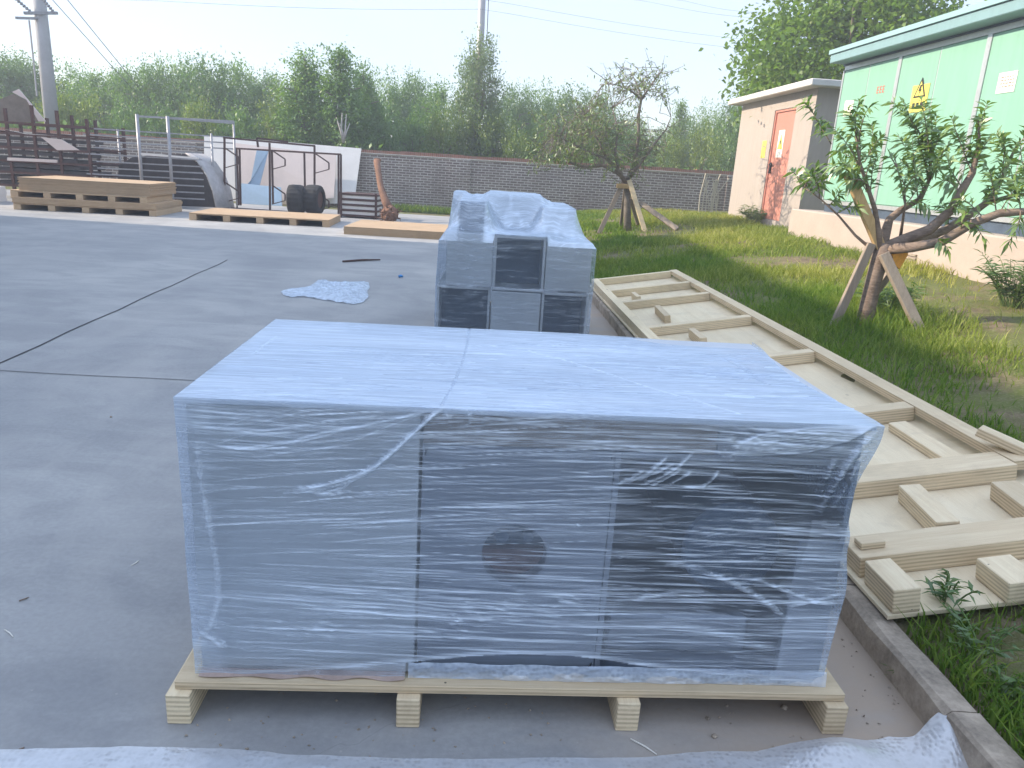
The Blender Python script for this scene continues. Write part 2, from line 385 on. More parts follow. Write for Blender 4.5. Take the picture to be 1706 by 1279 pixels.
M_yellow = mat_plain('yellow_sign', (.64, .56, .12), .5, 0, .06); M_paper = mat_plain('white_paper', (.80, .76, .68), .8, 0, .05); M_ink = mat_plain('black_ink', (.02, .02, .02), .7); M_red = mat_plain('red_ink', (.6, .12, .09), .7)
M_pole = mat_plain('pole_concrete', (.36, .36, .37), .85, 0, .12, 3.)
M_insul = mat_plain('insulator_grey', (.22, .23, .25), .4)
M_wire = mat_plain('wire_black', (.06, .06, .065), .6)
M_bark = mat_bark('peach_bark', (.11, .08, .062), (.28, .21, .165)); M_bark2 = mat_bark('grey_bark', (.09, .075, .06), (.22, .19, .16)); M_root = mat_bark('root_bark', (.10, .05, .035), (.23, .13, .085))
L_peach = mat_leaf('peach_leaf', [(.075, .15, .025), (.145, .245, .042), (.235, .33, .07)], .35, .3, 0)
L_grey = mat_leaf('thin_tree_leaf', [(.08, .125, .04), (.14, .20, .06), (.22, .27, .09)], .35, .2, 0)
L_dark = mat_leaf('dense_leaf', [(.06, .13, .038), (.105, .195, .057), (.165, .265, .085)])
L_mid = mat_leaf('mid_leaf', [(.08, .165, .038), (.13, .235, .062), (.20, .31, .095)])
L_light = mat_leaf('light_leaf', [(.10, .165, .025), (.16, .23, .04), (.26, .31, .06)])
L_poplar = mat_leaf('poplar_leaf', [(.10, .165, .075), (.15, .22, .10), (.23, .30, .15)])
L_big = mat_leaf('broad_leaf', [(.07, .15, .02), (.13, .22, .035), (.22, .30, .06)], .45, .05)
L_weed = mat_leaf('weed_leaf', [(.05, .10, .02), (.09, .16, .03), (.16, .22, .05)], .35, .2)

# ------------------------------------------------------------------ ground, yard, kerb, lawn
def xk(y): return 1.36-.050*(np.asarray(y, float)-1.8)
o = MB().add([(-1500, -1500, -.04), (1500, -1500, -.04), (1500, 1500, -.04), (-1500, 1500, -.04)], [(0, 1, 2, 3)]).build('ground', M_soil); tag(o, kind='structure')
ys = np.linspace(-45, 24.5, 30)
P = np.zeros((30, 2, 3)); P[:, 0, 0] = -45; P[:, 1, 0] = xk(ys)+.02; P[:, :, 1] = ys[:, None]
o = MB().grid(P).build('yard_pavement', M_conc); tag(o, kind='structure')
if o.data.polygons[0].normal.z < 0: o.data.flip_normals()
def strip_line(pts, w, z=.004):
    mb = MB(); pts = [Vector((p[0], p[1], z)) for p in pts]; vs = []
    for i, p in enumerate(pts):
        d = (pts[min(i+1, len(pts)-1)]-pts[max(i-1, 0)]).normalized(); s = Vector((-d.y, d.x, 0))
        vs += [p-s*w/2, p+s*w/2]
    return mb.add(vs, [(2*i, 2*i+2, 2*i+3, 2*i+1) for i in range(len(pts)-1)])
a, b = G(0, 605), G(380, 433); d = b-a
pts = [a-d*1.5+(0, 0, 0)]+[a+d*t+np.array([.012*math.sin(t*23), 0, 0]) for t in np.linspace(-.9, 1, 24)]
o = strip_line(pts, .016).build('pavement_joint', M_joint); tag(o, kind='structure')
a, b = G(0, 618), G(310, 634); d = b-a
o = strip_line([a+d*t+np.array([0, .008*math.sin(t*19), 0]) for t in np.linspace(-6, 3.8, 40)], .009, .0045).build('pavement_joint', M_joint); tag(o, kind='structure')

def kerb_blocks():
    mb = MB(); y = -6.0
    while y < 21:
        L = 0.72; g = .012+.012*random.random()
        x0, x1 = float(xk(y)), float(xk(y+L-g)); jx = random.uniform(-.008, .008); jz = random.uniform(-.008, .006)
        for k in range(6):   # short lengths with a worn top edge
            t0, t1 = k/6, (k+1)/6
            xa, xb = x0+(x1-x0)*t0+jx, x0+(x1-x0)*t1+jx; ya, yb = y+(L-g)*t0, y+(L-g)*t1
            za = [.118+jz+random.uniform(-.006, .004) for _ in range(2)]
            if k == 0: zl = za[0]; wl = random.uniform(.006, .022)
            w2 = random.uniform(.006, .024)
            vs = [(xa, ya, -.02), (xa, ya, zl-wl), (xa+wl, ya, zl), (xa+.095, ya, zl), (xa+.095, ya, -.02),
                  (xb, yb, -.02), (xb, yb, za[1]-w2), (xb+w2, yb, za[1]), (xb+.095, yb, za[1]), (xb+.095, yb, -.02)]
            fs = [(0, 1, 6, 5), (1, 2, 7, 6), (2, 3, 8, 7), (3, 4, 9, 8)]
            if k == 0: fs.append((0, 4, 3, 2, 1))
            if k == 5: fs.append((5, 6, 7, 8, 9))
            mb.add(vs, fs); zl, wl = za[1], w2
        y += L
    return mb
o = kerb_blocks().build('kerb', M_kerb); tag(o, kind='structure')

WALL_Y = 27.0
def lawn_z(x, y):
    x = np.asarray(x, float); y = np.asarray(y, float); s = x-xk(y)
    f = .24*sm(s/1.5)+.22*sm((s-.9)/2.4)+.14*sm((s-2.5)/2.5)
    f = f*(1-.35*sm((y-19)/8))
    n = (fbm(x*1.7, y*1.7, 3)-.47)*.10*sm(s/.8) + (fbm(x*.45+9, y*.45, 8)-.47)*.16*sm((s-1.2)/1.5)
    fall = sm((30-s)/12)*sm((28.6-y)/1.2)
    return .085+(f+n)*fall+np.where(s > 38, -.3, 0)
sx = np.concatenate([np.linspace(.09, 8, 120), np.linspace(8.4, 40, 30)]); yy = np.concatenate([np.linspace(-8, 1, 20), np.linspace(1.1, 28.8, 260)])
S, Yg = np.meshgrid(sx, yy); X = xk(Yg)+S; Z = lawn_z(X, Yg)
o = MB().grid(np.stack([X, Yg, Z], -1)).build('lawn', M_soil, smooth=True); tag(o, kind='structure')
if o.data.polygons[0].normal.z < 0: o.data.flip_normals()

# lumber panel frame of reference (also used to keep the grass off it)
PO = np.array([1.40, 2.38, .232]); pa = .055; tl = .165
pu = nrm(np.array([math.cos(pa), math.sin(pa), tl])); pv = np.array([-math.sin(pa), math.cos(pa), .0]); pv = nrm(pv-pu*np.dot(pu, pv)); pn = np.cross(pu, pv)
def panel_xy(px, py, h=0.):
    p = PP(px, py, PO+pn*h, pn)-PO; return float(p@pu), float(p@pv)

# ---- grass
def grass():
    N = 400000
    # more blades near the camera, fewer far off
    y = 1.6+27*rng.random(N)**1.75; s = .12+8.5*rng.random(N)**1.25
    x = xk(y)+s
    lx = (x-PO[0])*pu[0]+(y-PO[1])*pu[1]; ly = (x-PO[0])*pv[0]+(y-PO[1])*pv[1]
    keep = ~((lx > -.05) & (lx < 1.22) & (ly > -.02) & (ly < 7.95))
    den = fbm(x*.9+3, y*.9, 21)+.28*(fbm(x*3.3, y*3.3, 5)-.47)
    tuft = np.exp(-((x-3.15)**2+(y-6.75)**2)/.75)*.5+.25*np.exp(-((x-1.9)**2/.5+(y-1.9)**2/.5))+.25*sm((y-8)/3)*sm((12.5-y)/2)*sm((3-s)/1.)
    soil = .55*np.exp(-((x-4.35)**2/.5+(y-6.2)**2/1.1))+.45*np.exp(-((x-2.75)**2/1.2+(y-17.2)**2/.8))+.35*np.exp(-((x-3.9)**2/.25+(y-10.6)**2/.8))+.18*np.exp(-s/.08)+.3*np.exp(-((x-1.75)**2/.03+(y-2.0)**2/.4))
    keep &= rng.random(N) < np.clip((den+tuft-soil-.34)*4.2, 0.05, 1)
    x, y, s, den, tuft = (q[keep] for q in (x, y, s, den, tuft)); N = len(x)
    z = lawn_z(x, y)-.005
    dry = np.clip(.55*sm((s-1.4)/1.6)+1.5*(fbm(x*.6+40, y*.6, 31)-.42)+.25*(rng.random(N)-.5)-.8*tuft, 0, 1)  # dry patches, plus sunlit yellow painted in away from the kerb
    far = np.clip(y/9, .8, 2.2)
    h = (.05+.12*rng.random(N)**1.6)*(.75+.9*np.clip(den-.35, 0, .5))*(1+.9*tuft)*np.where(y > 12, 1.1, 1.)
    w = (.0032+.0035*rng.random(N))*far
    a = rng.random(N)*2*np.pi; lean = (.15+.8*rng.random(N))*h
    dx, dy = np.cos(a)*lean, np.sin(a)*lean; sx_, sy_ = -np.sin(a+rng.normal(size=N))*w, np.cos(a+rng.normal(size=N))*w
    V = np.zeros((N, 6, 3))
    for k, (t, ww) in enumerate(((0, 1.), (.55, .75), (1., .12))):
        bx, by, bz = x+dx*t*t, y+dy*t*t, z+h*t*(1-.18*t)
        V[:, 2*k] = np.stack([bx-sx_*ww, by-sy_*ww, bz], -1); V[:, 2*k+1] = np.stack([bx+sx_*ww, by+sy_*ww, bz], -1)
    o = quad_mesh('grass', V, 6, M_grass, None, {'rnd': rng.random(N), 'dry': dry}, strip=2)
    tag(o, 'green and straw coloured grass growing over the earth bank', 'grass', kind='stuff')
grass()
# weeds along the foot of the wall, left of the lawn
def weed_strip():
    N = 5000; x = -4.6+5.6*rng.random(N); y = 25.9+.9*rng.random(N); h = .08+.32*rng.random(N)**2
    a = rng.random(N)*6.28; C = np.stack([x, y, np.full(N, -.03)], -1); D = np.stack([np.cos(a)*.35, np.sin(a)*.35, np.ones(N)], -1)
    o = leaves('grass', C, D, h, .03, M_grass, None, .4); tag(o, 'strip of green weeds at the foot of the brick wall', 'weeds', kind='stuff')
    at = o.data.attributes.new('dry', 'FLOAT', 'POINT')
weed_strip()

# ------------------------------------------------------------------ the big wrapped machine on its pallet
CX, CY, YAW, CW, CD, CZ1, CZ0 = .0789, 1.9208, .0631, 1.922, 1.041, .975, .127
cyw, syw = math.cos(YAW), math.sin(YAW); CN = np.array([-syw, cyw, 0]); CO = np.array([CX, CY, 0])
def F(px, py):
    p = PP(px, py, CO, CN)-CO; return float(p[0]*cyw+p[1]*syw), float(p[2])
def T(px, py):
    p = G(px, py, CZ1)-CO; return float(p[0]*cyw+p[1]*syw), float(-p[0]*syw+p[1]*cyw)
pal = thing('wooden_pallet', 'pale plywood pallet on four skids under the big wrapped machine', 'pallet', (CX, CY, 0), YAW)
ul, _ = F(293, 1150); ur, _ = F(1402, 1165)
MB().box((ul+.012, -.035, .1), (ur-.012, 1.07, .1255)).build('deck', M_plyx, pal, bevel=.002)
for pxc in (311, 682, 1039, 1377):
    u, _ = F(pxc, 1180)
    MB().box((u-.034, -.06, 0), (u+.034, 1.075, .0985)).build('skid', M_ply, pal, bevel=.003)

crate = thing('wrapped_machine', 'long steel machine wrapped in clear stretch film on a wooden pallet', 'wrapped machine', (CX, CY, 0), YAW)
def box_open(x0, x1, y0, y1, z0, z1, t, mat, name, lip=.0):
    """cabinet with an open front made of five plates"""
    mb = MB()
    mb.box((x0, y0, z0), (x0+t, y1, z1)).box((x1-t, y0, z0), (x1, y1, z1)).box((x0+t, y0, z0), (x1-t, y1, z0+t)).box((x0+t, y0, z1-t), (x1-t, y1, z1)).box((x0+t, y1-t, z0+t), (x1-t, y1, z1-t))
    return mb.build(name, mat, crate, bevel=.002)
us, _ = F(697, 900); um, _ = F(1013, 900); ue, _ = F(1312, 900); z_top = .955; zb = .132
xl, xr = -CW/2+.02, CW/2-.02
MB().box((xl, .018, zb), (us-.004, .98, z_top)).build('cabinet', M_steel, crate, bevel=.006, segs=2)
# middle cabinet: plate with a round port
hu, hz = F(857, 930); hr = abs(F(911, 930)[0]-F(857, 930)[0])
def port_plate(x0, x1, z0, z1, y0, th, cx, cz, r, n=48):
    mb = MB(); outer = []; inner = []
    for i in range(n):
        a = 2*math.pi*i/n; c, s = math.cos(a), math.sin(a)
        k = min(((x1-cx) if c > 0 else (cx-x0))/max(abs(c), 1e-6), ((z1-cz) if s > 0 else (cz-z0))/max(abs(s), 1e-6))
        outer.append((cx+c*k, cz+s*k)); inner.append((cx+c*r, cz+s*r))
    for yv in (y0, y0+th):
        mb.add([(x, yv, z) for x, z in outer]+[(x, yv, z) for x, z in inner], [(i, (i+1) % n, n+(i+1) % n, n+i) for i in range(n)])
    mb.add([(x, y0, z) for x, z in inner]+[(x, y0+th, z) for x, z in inner], [(i, (i+1) % n, n+(i+1) % n, n+i) for i in range(n)])
    # corners that the fan of spokes leaves out
    mb.box((x0, y0+.001, z0), (x0+.006, y0+th, z1)).box((x1-.006, y0+.001, z0), (x1, y0+th, z1)).box((x0, y0+.001, z1-.006), (x1, y0+th, z1)).box((x0, y0+.001, z0), (x1, y0+th, z0+.006))
    return mb
pl = port_plate(us+.004, um, zb, .86, .024, .012, hu, hz, hr).build('front_plate', M_steel2, crate)
MB().tube([(hu, .020, hz), (hu, .10, hz)], hr*1.02, 40, cap=False).build('port_collar', M_steel2, crate, smooth=True)
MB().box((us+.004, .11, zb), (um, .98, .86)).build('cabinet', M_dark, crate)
MB().box((hu-hr, .075, hz-hr), (hu+hr, .108, hz-.012)).build('inner_board', mat_plain('pinkish_inner_board', (.15, .10, .095), .8), crate)
MB().tube([(hu-.035, .109, hz+.03), (hu-.035, .07, hz+.03)], .024, 20).build('motor_hub', M_dark, crate, bevel=.004); MB().tube([(hu+.045, .109, hz+.025), (hu+.045, .08, hz+.025)], .018, 20).build('motor_hub', M_dark, crate, bevel=.004)
# recessed brown board above the two inner cabinets
ub, _ = F(1200, 740)
MB().box((us+.004, .03, .862), (ub, .98, z_top)).build('board', M_card, crate)
# open cabinet
box_open(um+.003, xr-.01, .03, .98, zb, .858, .018, M_steel2, 'cabinet')
MB().box((ub+.003, .035, .862), (xr-.01, .98, z_top)).build('cabinet', M_steel2, crate, bevel=.004)
MB().box((ue+.05, .028, zb+.0), (xr-.012, .05, .60)).build('frame_strip', M_steel2, crate, bevel=.002)
du, dz = F(1262, 960)
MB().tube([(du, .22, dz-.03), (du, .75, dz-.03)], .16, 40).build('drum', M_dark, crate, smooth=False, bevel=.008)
MB().box((um+.05, .12, zb+.02), (ue-.02, .16, zb+.15)).build('lower_panel', M_steel2, crate, bevel=.01)
MB().box((xl-.004, .006, z_top+.001), (xr+.004, 1.02, CZ1-.004)).build('lid_board', M_lid, crate, bevel=.003)

# --- film over the machine: dense surface that carries film thickness as an attribute
def film_sheet(name, P, dens, warp, mat, parent):
    mb = MB().grid(P); o = mb.build(name, mat, parent, smooth=True, normals=False)
    for k, a in (('dens', dens), ('warp', warp)):
        at = o.data.attributes.new(k, 'FLOAT', 'POINT'); at.data.foreach_set('value', a.reshape(-1).astype(np.float32))
    return o
def Fp(lst): return [F(*p) for p in lst]
nu, nz = 620, 300
zs = np.linspace(CZ0+.001, CZ1, nz); uu = np.linspace(0, 1, nu)
UU, ZZ = np.meshgrid(uu, zs)
zt = (ZZ-CZ0)/(CZ1-CZ0)
uL = -CW/2+.006*(1-zt)+.006*fbm(ZZ*6, ZZ*0, 91)-.003
uR = CW/2-.018*(1-zt)-.045*sm((.98-zt)/.22)*sm((zt-.36)/.3)+.012*np.exp(-((zt-.60)/.05)**2)-.012*sm((.5-zt)/.4)
U = uL+(uR-uL)*UU
dens = .17+.10*(fbm(U*2.2+5, ZZ*3, 12)-.47)*2
ydisp = .004*(fbm(U*3, ZZ*5, 33)-.5)
warp = .05*(fbm(U*1.3+2, ZZ*1.6, 44)-.5)
# lines of the wrap fan out of the top left corner, climb in the middle and sag low down
fan = np.exp(-((ZZ-.90)/.12)**2)
warp = warp+.05*(U+.96)*fan*np.clip(1-(U+.96)/1.2, 0, 1)-.035*U*np.exp(-((ZZ-.62)/.15)**2)+.05*U*np.exp(-((ZZ-.38)/.12)**2)
for zb_, sl_, a_ in ((.83, -.05, .06), (.70, .03, -.05), (.56, -.035, .07), (.44, .05, -.05), (.33, -.02, .06), (.24, .03, .05)):   # edges of the overlapping wraps
    dens = dens+a_*(sm((ZZ-zb_-sl_*U-.01*np.sin(U*5+zb_*40))/.004)*sm((zb_+.19-ZZ-sl_*U)/.06))
def crease(poly, w, dd, bump=.0, taper=True, local=False):
    global dens, ydisp
    pl_ = poly if local else Fp(poly)
    x0 = min(p[0] for p in pl_)-4*w; x1 = max(p[0] for p in pl_)+4*w; z0 = min(p[1] for p in pl_)-4*w; z1 = max(p[1] for p in pl_)+4*w
    jr = np.where((zs >= z0) & (zs <= z1))[0]
    if len(jr) == 0: return
    a_, b_ = jr[0], jr[-1]+1
    d, t = pdist(U[a_:b_], ZZ[a_:b_], pl_); g = np.exp(-(d/w)**2)
    if taper: g = g*np.clip(np.sin(np.pi*np.clip(t, .001, .999))*2.2, 0, 1)
    dens[a_:b_] += dd*g; ydisp[a_:b_] += bump*g
def patch(px, py, rx, ry, dd, seed=1, fr=26., bump=.004):
    """crumpled film: short random folds inside a soft ellipse"""
    global dens, ydisp
    u0, z0 = F(px, py); ru = abs(F(px+rx, py)[0]-u0); rz = abs(F(px, py+ry)[1]-z0)
    e = np.exp(-(((U-u0)/ru)**2+((ZZ-z0)/rz)**2)**1.5); n = fbm(U*fr*.55+ZZ*4, ZZ*fr*2.6+U*5, seed, 3); r = (1-np.abs(n-.45)*11)*np.clip((fbm(U*fr*.8, ZZ*fr, seed+50, 2)-.22)*3.2, 0, 1)
    dens += dd*e*np.clip(r, -.2, 1); ydisp += -bump*e*np.clip(r, 0, 1)
# random tight stretch lines over the whole front
for i in range(900):
    u0 = rng.uniform(-.95, .8); z0 = rng.uniform(.16, .955); L = rng.uniform(.08, .75); 
    sl = -.05*(u0)*(1 if z0 > .5 else -1)+rng.normal()*.025+(.05 if (u0 < -.2 and z0 > .55) else 0)
    p = [(u0+L*t, z0+sl*L*t+.008*math.sin(t*3+i)*L) for t in (0, .33, .66, 1)]
    crease(p, rng.uniform(.0010, .0024), .05+.55*rng.random()**2.5, -.0015, True, True)
for i in range(36):   # fan below the top left corner
    z0 = rng.uniform(.80, .95); u0 = -.95+rng.uniform(0, .12); L = rng.uniform(.15, .5)
    crease([(u0, z0), (u0+L*.5, z0-.005+rng.normal()*.004), (u0+L, z0+rng.uniform(-.005, .03))], rng.uniform(.0015, .003), rng.uniform(.12, .38), -.002, True, True)
# the twisted rope of film and what hangs from it
rope = [(742, 680), (722, 690), (692, 718), (655, 750), (625, 775), (598, 790), (560, 802), (520, 810), (486, 817)]
crease(rope, .0055, .62, -.012); crease([(p[0]-4, p[1]+7) for p in rope[2:]], .004, .35, -.006); crease([(600, 792), (570, 812), (540, 822), (505, 818)], .004, .35, -.004)
patch(555, 812, 62, 22, .38, 3); patch(640, 760, 40, 22, .2, 5)
crease([(735, 683), (690, 690), (640, 702), (590, 712), (530, 722), (462, 742)], .0035, .4, -.004); crease([(640, 692), (580, 697), (530, 702)], .003, .35, -.003); crease([(600, 708), (545, 724), (470, 742)], .0028, .38)
crease([(655, 715), (600, 726), (560, 733), (500, 738)], .0028, .35); crease([(700, 690), (640, 712), (600, 730), (555, 740)], .002, .3)
patch(775, 695, 42, 18, .45, 8, 40)
for p in ([(1062, 810), (1100, 795), (1132, 776), (1156, 752)], [(1080, 811), (1110, 796), (1135, 782)], [(1112, 808), (1140, 793), (1152, 785)], [(1025, 808), (1050, 797), (1075, 782)], [(1082, 782), (1100, 771), (1113, 760)], [(1168, 812), (1185, 800), (1198, 783)], [(1060, 800), (1095, 786), (1124, 772)], [(1040, 806), (1075, 790), (1100, 775)]):
    crease(p, .0045, .42, -.004)
crease([(900, 806), (1000, 812), (1085, 814), (1205, 812)], .004, .3, -.003)
# the loose loop under the top right corner
for k in range(9):
    q = k/8.
    crease([(1205+10*q, 757-14*q), (1270, 757-34*q), (1345, 752-38*q), (1412, 733-24*q), (1466, 707)], .0035, .22+.2*rng.random(), -.005)
patch(1290, 735, 80, 24, .45, 11, 30); patch(1218, 750, 26, 18, .45, 12, 40); patch(1430, 730, 40, 22, .35, 13, 30)
crease([(1464, 715), (1432, 745), (1400, 790), (1375, 830), (1362, 858)], .010, .25, -.010); crease([(1448, 742), (1415, 800), (1385, 850)], .006, .28, -.006); crease([(1395, 760), (1372, 800), (1360, 850)], .008, .16, -.006)
patch(1410, 868, 45, 30, .4, 14)
# lower arcs and the loose double layer at the right
crease([(1085, 938), (1130, 940), (1170, 950), (1215, 968), (1255, 990), (1290, 1013), (1318, 1037)], .009, .32, -.008); crease([(1225, 958), (1270, 968), (1310, 985), (1360, 1003), (1400, 1008)], .006, .3, -.006)
crease([(1050, 1000), (1090, 992), (1130, 985), (1180, 985)], .006, .26, -.004); crease([(1305, 1012), (1340, 1005), (1380, 995), (1415, 985)], .005, .28, -.004)
crease([(1075, 1045), (1110, 1040), (1170, 1050), (1240, 1070), (1310, 1090)], .012, .16, -.004); crease([(1215, 1098), (1255, 1094), (1310, 1104)], .012, .2)
uq, _ = F(1313, 1000); edge = uq+.03*(fbm(ZZ*7, ZZ*0+2, 51)-.5)*2+.035*sm((ZZ-.45)/.2)-.05*np.exp(-((ZZ-.47)/.035)**2)
dens += .13*sm((U-edge)/.006)*sm((.72-ZZ)/.05); dens += -.10*sm((U-uq)/.05)*sm((ZZ-.62)/.05)*sm((.86-ZZ)/.05)
# darker, single layer window at the upper right
dens += -.08*sm((U-um)/.2)*sm((ZZ-.35)/.1)*sm((.86-ZZ)/.04)
dens += .17*sm((-.84-U)/.05)-.09*np.exp(-(((U-hu)**2+(ZZ-hz)**2)/hr**2)**2)
crease([(322, 690), (335, 800), (350, 880), (362, 940), (365, 1000), (350, 1045), (330, 1055)], .008, .22, -.004); crease([(330, 1050), (350, 1062), (372, 1078)], .006, .3, -.004)
patch(400, 1065, 70, 26, .3, 17, 20); patch(560, 1040, 130, 34, .24, 18, 18); patch(900, 1010, 130, 32, .34, 19, 20); patch(760, 1040, 60, 24, .25, 20); patch(1060, 990, 40, 16, .2, 22)
patch(975, 870, 20, 18, .18, 24, 40); patch(1030, 930, 16, 10, .2, 25, 50)
# hem
hem = Fp([(312, 1128), (345, 1124), (420, 1122), (500, 1117), (580, 1112), (650, 1105), (720, 1098), (790, 1091), (870, 1087), (950, 1090), (1030, 1101), (1100, 1112), (1180, 1121), (1250, 1128), (1320, 1135), (1400, 1141)])
hz_u = np.array([h[0] for h in hem]); hz_z = np.array([h[1] for h in hem])
hemz = np.interp(U, hz_u, hz_z)
k = np.abs(ZZ-hemz-.004); dens += .38*np.exp(-(k/.008)**2)
under = sm((hemz-.002-ZZ)/.002); loose = sm((us-.01-U)/.05)
dens = np.where(under > .5, np.where(loose > .3, .30+.35*(fbm(U*25, ZZ*25, 61)-.47)*2, 0.0), np.maximum(dens, .05))
top_e = np.exp(-(CZ1-ZZ)/.007); dens += .22*top_e
ydisp = ydisp*np.minimum(1, (CZ1-ZZ)/.02)*np.clip((1-UU)/.02, 0, 1)*np.clip(UU/.02, 0, 1)
P = np.stack([U, ydisp, ZZ], -1)
film_sheet('stretch_film', P, dens, warp, M_film, crate)
# top
nt = 260; ww = np.linspace(0, CD, nt); ut = np.linspace(-CW/2, CW/2, 480); UT, WT = np.meshgrid(ut, ww)
sag = .012*np.exp(-((WT-CD)/.12)**2)*sm((UT-.2)/.6)
ZT = CZ1+.0025*(fbm(UT*4, WT*6, 71)-.5)*np.clip(np.minimum(WT, CD-WT)/.03, 0, 1)-sag
# the right rear corner of the wrap is pulled in
UT2 = UT-.055*sm((UT-.3)/.66)*np.sin(np.pi*np.clip((WT-.05)/.9, 0, 1))**1.3
WT2 = WT+.012*(fbm(UT*5, UT*0, 77)-.5)*sm((WT-.8)/.24)
dt = .66+.34*(fbm(UT*1.3, WT*4, 72)-.47)*2+.10*sm((-.2-UT)/.6); wt = .05*(fbm(UT*.9, WT*1.5, 73)-.5)-.03*UT
def tcrease(poly, w, dd):
    global dt, ZT
    pl_ = [T(*p) for p in poly]; d, t = pdist(UT, WT, pl_); g = np.exp(-(d/w)**2); dt = dt+dd*g; ZT = ZT+.003*g*np.sign(dd)
tcrease([(735, 675), (755, 640), (768, 610), (778, 575), (782, 545)], .004, -.28); tcrease([(938, 600), (1000, 618), (1080, 645), (1160, 668), (1235, 690)], .004, .25); tcrease([(880, 585), (940, 600)], .004, .2)
tcrease([(1225, 598), (1262, 615), (1300, 640)], .012, -.12); tcrease([(460, 560), (420, 590)], .005, .15)
for i in range(140):
    x0, y0 = rng.uniform(330, 1330), rng.uniform(560, 690); L = rng.uniform(60, 260)
    tcrease([(x0, y0), (x0+L, y0+L*.05+rng.normal()*4)], rng.uniform(.002, .005), rng.uniform(-.22, .18))
film_sheet('stretch_film', np.stack([UT2, WT2, ZT], -1), dt, wt, M_film, crate)
# left, right and rear sides
def side(uval, flip, ucurve):
    a_ = np.linspace(0, CD, 90); z_ = np.linspace(CZ0+.001, CZ1, 90); A, ZA = np.meshgrid(a_, z_)
    Xs = ucurve(A, ZA)+.004*(fbm(A*6, ZA*6, 83)-.5)*np.clip(np.minimum(A, CD-A)/.03, 0, 1)
    film_sheet('stretch_film', np.stack([Xs, A, ZA], -1), .42+.2*(fbm(A*4, ZA*6, 84)-.47)*2, .03*(fbm(A*2, ZA*2, 85)-.5), M_film, crate)
side(0, False, lambda A, ZA: np.interp(ZA, zs, U[:, 0]))
side(0, True, lambda A, ZA: np.interp(ZA, zs, U[:, -1])-.055*sm((ZA-.6)/.37)*np.sin(np.pi*np.clip((A-.05)/.9, 0, 1))**1.3)
u_ = np.linspace(-CW/2, CW/2-.02, 120); z_ = np.linspace(CZ0+.001, CZ1, 80); A, ZA = np.meshgrid(u_, z_)
film_sheet('stretch_film', np.stack([A, CD+0*A-.005*(fbm(A*6, ZA*6, 86)), ZA-.012*sm((A-.2)/.6)*sm((ZA-.8)/.17)], -1), .42+0*A, 0*A, M_film, crate)
# bubble wrap showing below the hem
ubw = np.linspace(us-.02, xr-.0, 360); zbw = np.linspace(.1275, .178, 18); A, ZA = np.meshgrid(ubw, zbw)
YB = .010-.016*(fbm(A*14, ZA*30, 88)-.3)-.01*(1-(ZA-.127)/.05); ZA = np.minimum(ZA, .128+.05*np.clip(1.8*fbm(A*5, A*0, 89)-.25, .8, 1.15)+(ZA-.1275)*.12)
film_o = MB().grid(np.stack([A, YB, ZA], -1)).build('bubble_wrap', M_bubble, crate, smooth=True)
ucb = np.linspace(xl, us-.03, 60); mbc = MB(); Pc = np.zeros((2, 60, 3)); Pc[:, :, 0] = ucb; Pc[0, :, 1] = -.014+.005*np.sin(ucb*37); Pc[1, :, 1] = .02; Pc[0, :, 2] = .1275+.004*np.sin(ucb*23)**2; Pc[1, :, 2] = .134
mbc.grid(Pc).build('cardboard_edge', mat_plain('pink_card', (.42, .31, .26), .85), crate)

# ------------------------------------------------------------------ the stack of wrapped cabinets behind
SY = 6.55; SA = .035
pA, pB = PY(727, 520, SY), PY(983, 520, SY); SX = (pA[0]+pB[0])/2; SW = (pB[0]-pA[0])
stack = thing('wrapped_cabinet_stack', 'tall stack of steel cabinets under crumpled clear film behind the big machine', 'wrapped cabinets', (SX, SY, 0), SA)
spal = thing('wooden_pallet', 'plywood pallet under the tall stack of wrapped cabinets', 'pallet', (SX, SY, 0), SA)
MB().box((-SW/2-.03, -.03, .1), (SW/2+.03, 2.0, .124)).build('deck', M_plyx, spal)
for u in (-SW/2+.03, -.2, .25, SW/2-.03): MB().box((u-.034, -.05, 0), (u+.034, 2.0, .0985)).build('skid', M_ply, spal)
def sloc(px, py, y=0.): 
    p = PY(px, py, SY+y); return float(p[0]-SX), float(p[2])
zr1 = sloc(860, 481)[1]; zr2 = sloc(860, 393)[1]
stackboxes = []
def sbox(x0, x1, y0, y1, z0, z1, mat=None, openf=False):
    t = .022; stackboxes.append((x0, x1, y0, y1, z1)); mat = mat or M_steel2
    if openf:
        mb = MB().box((x0, y0, z0), (x0+t, y1, z1)).box((x1-t, y0, z0), (x1, y1, z1)).box((x0+t, y0, z0), (x1-t, y1, z0+t)).box((x0+t, y0, z1-t), (x1-t, y1, z1)).box((x0+t, y0+.35, z0+t), (x1-t, y0+.38, z1-t))
        c = mb.build('cabinet', M_steel, stack, bevel=.003); MB().box((x0+t+.002, y0+.33, z0+t+.002), (x1-t-.002, y0+.348, z1-t-.002)).build('inner_shade_plate', M_dark, c)  # dark plate added to paint shade into the open cabinet
    else: c = MB().box((x0, y0, z0), (x1, y1, z1)).build('cabinet', mat, stack, bevel=.006)
    return c
xa = [sloc(p, 510)[0] for p in (727, 818, 902, 983)]; xb = [sloc(p, 440)[0] for p in (743, 822, 909, 990)]
sbox(xa[0], xa[1]-.01, .03, 1.9, .128, zr1-.01, openf=True); sbox(xa[1], xa[2]-.01, 0, 1.9, .128, zr1-.03, M_steel); sbox(xa[2], xa[3]-.01, .02, 1.9, .128, zr1-.02, openf=True)
sbox(xb[0], xb[1]-.006, .01, 1.9, zr1, zr2, M_steel); sbox(xb[1], xb[2]-.006, .0, 1.9, zr1-.02, zr2, openf=True); sbox(xb[2], xb[3]-.02, .02, 1.9, zr1, zr2-.04, M_steel)
D3 = .24
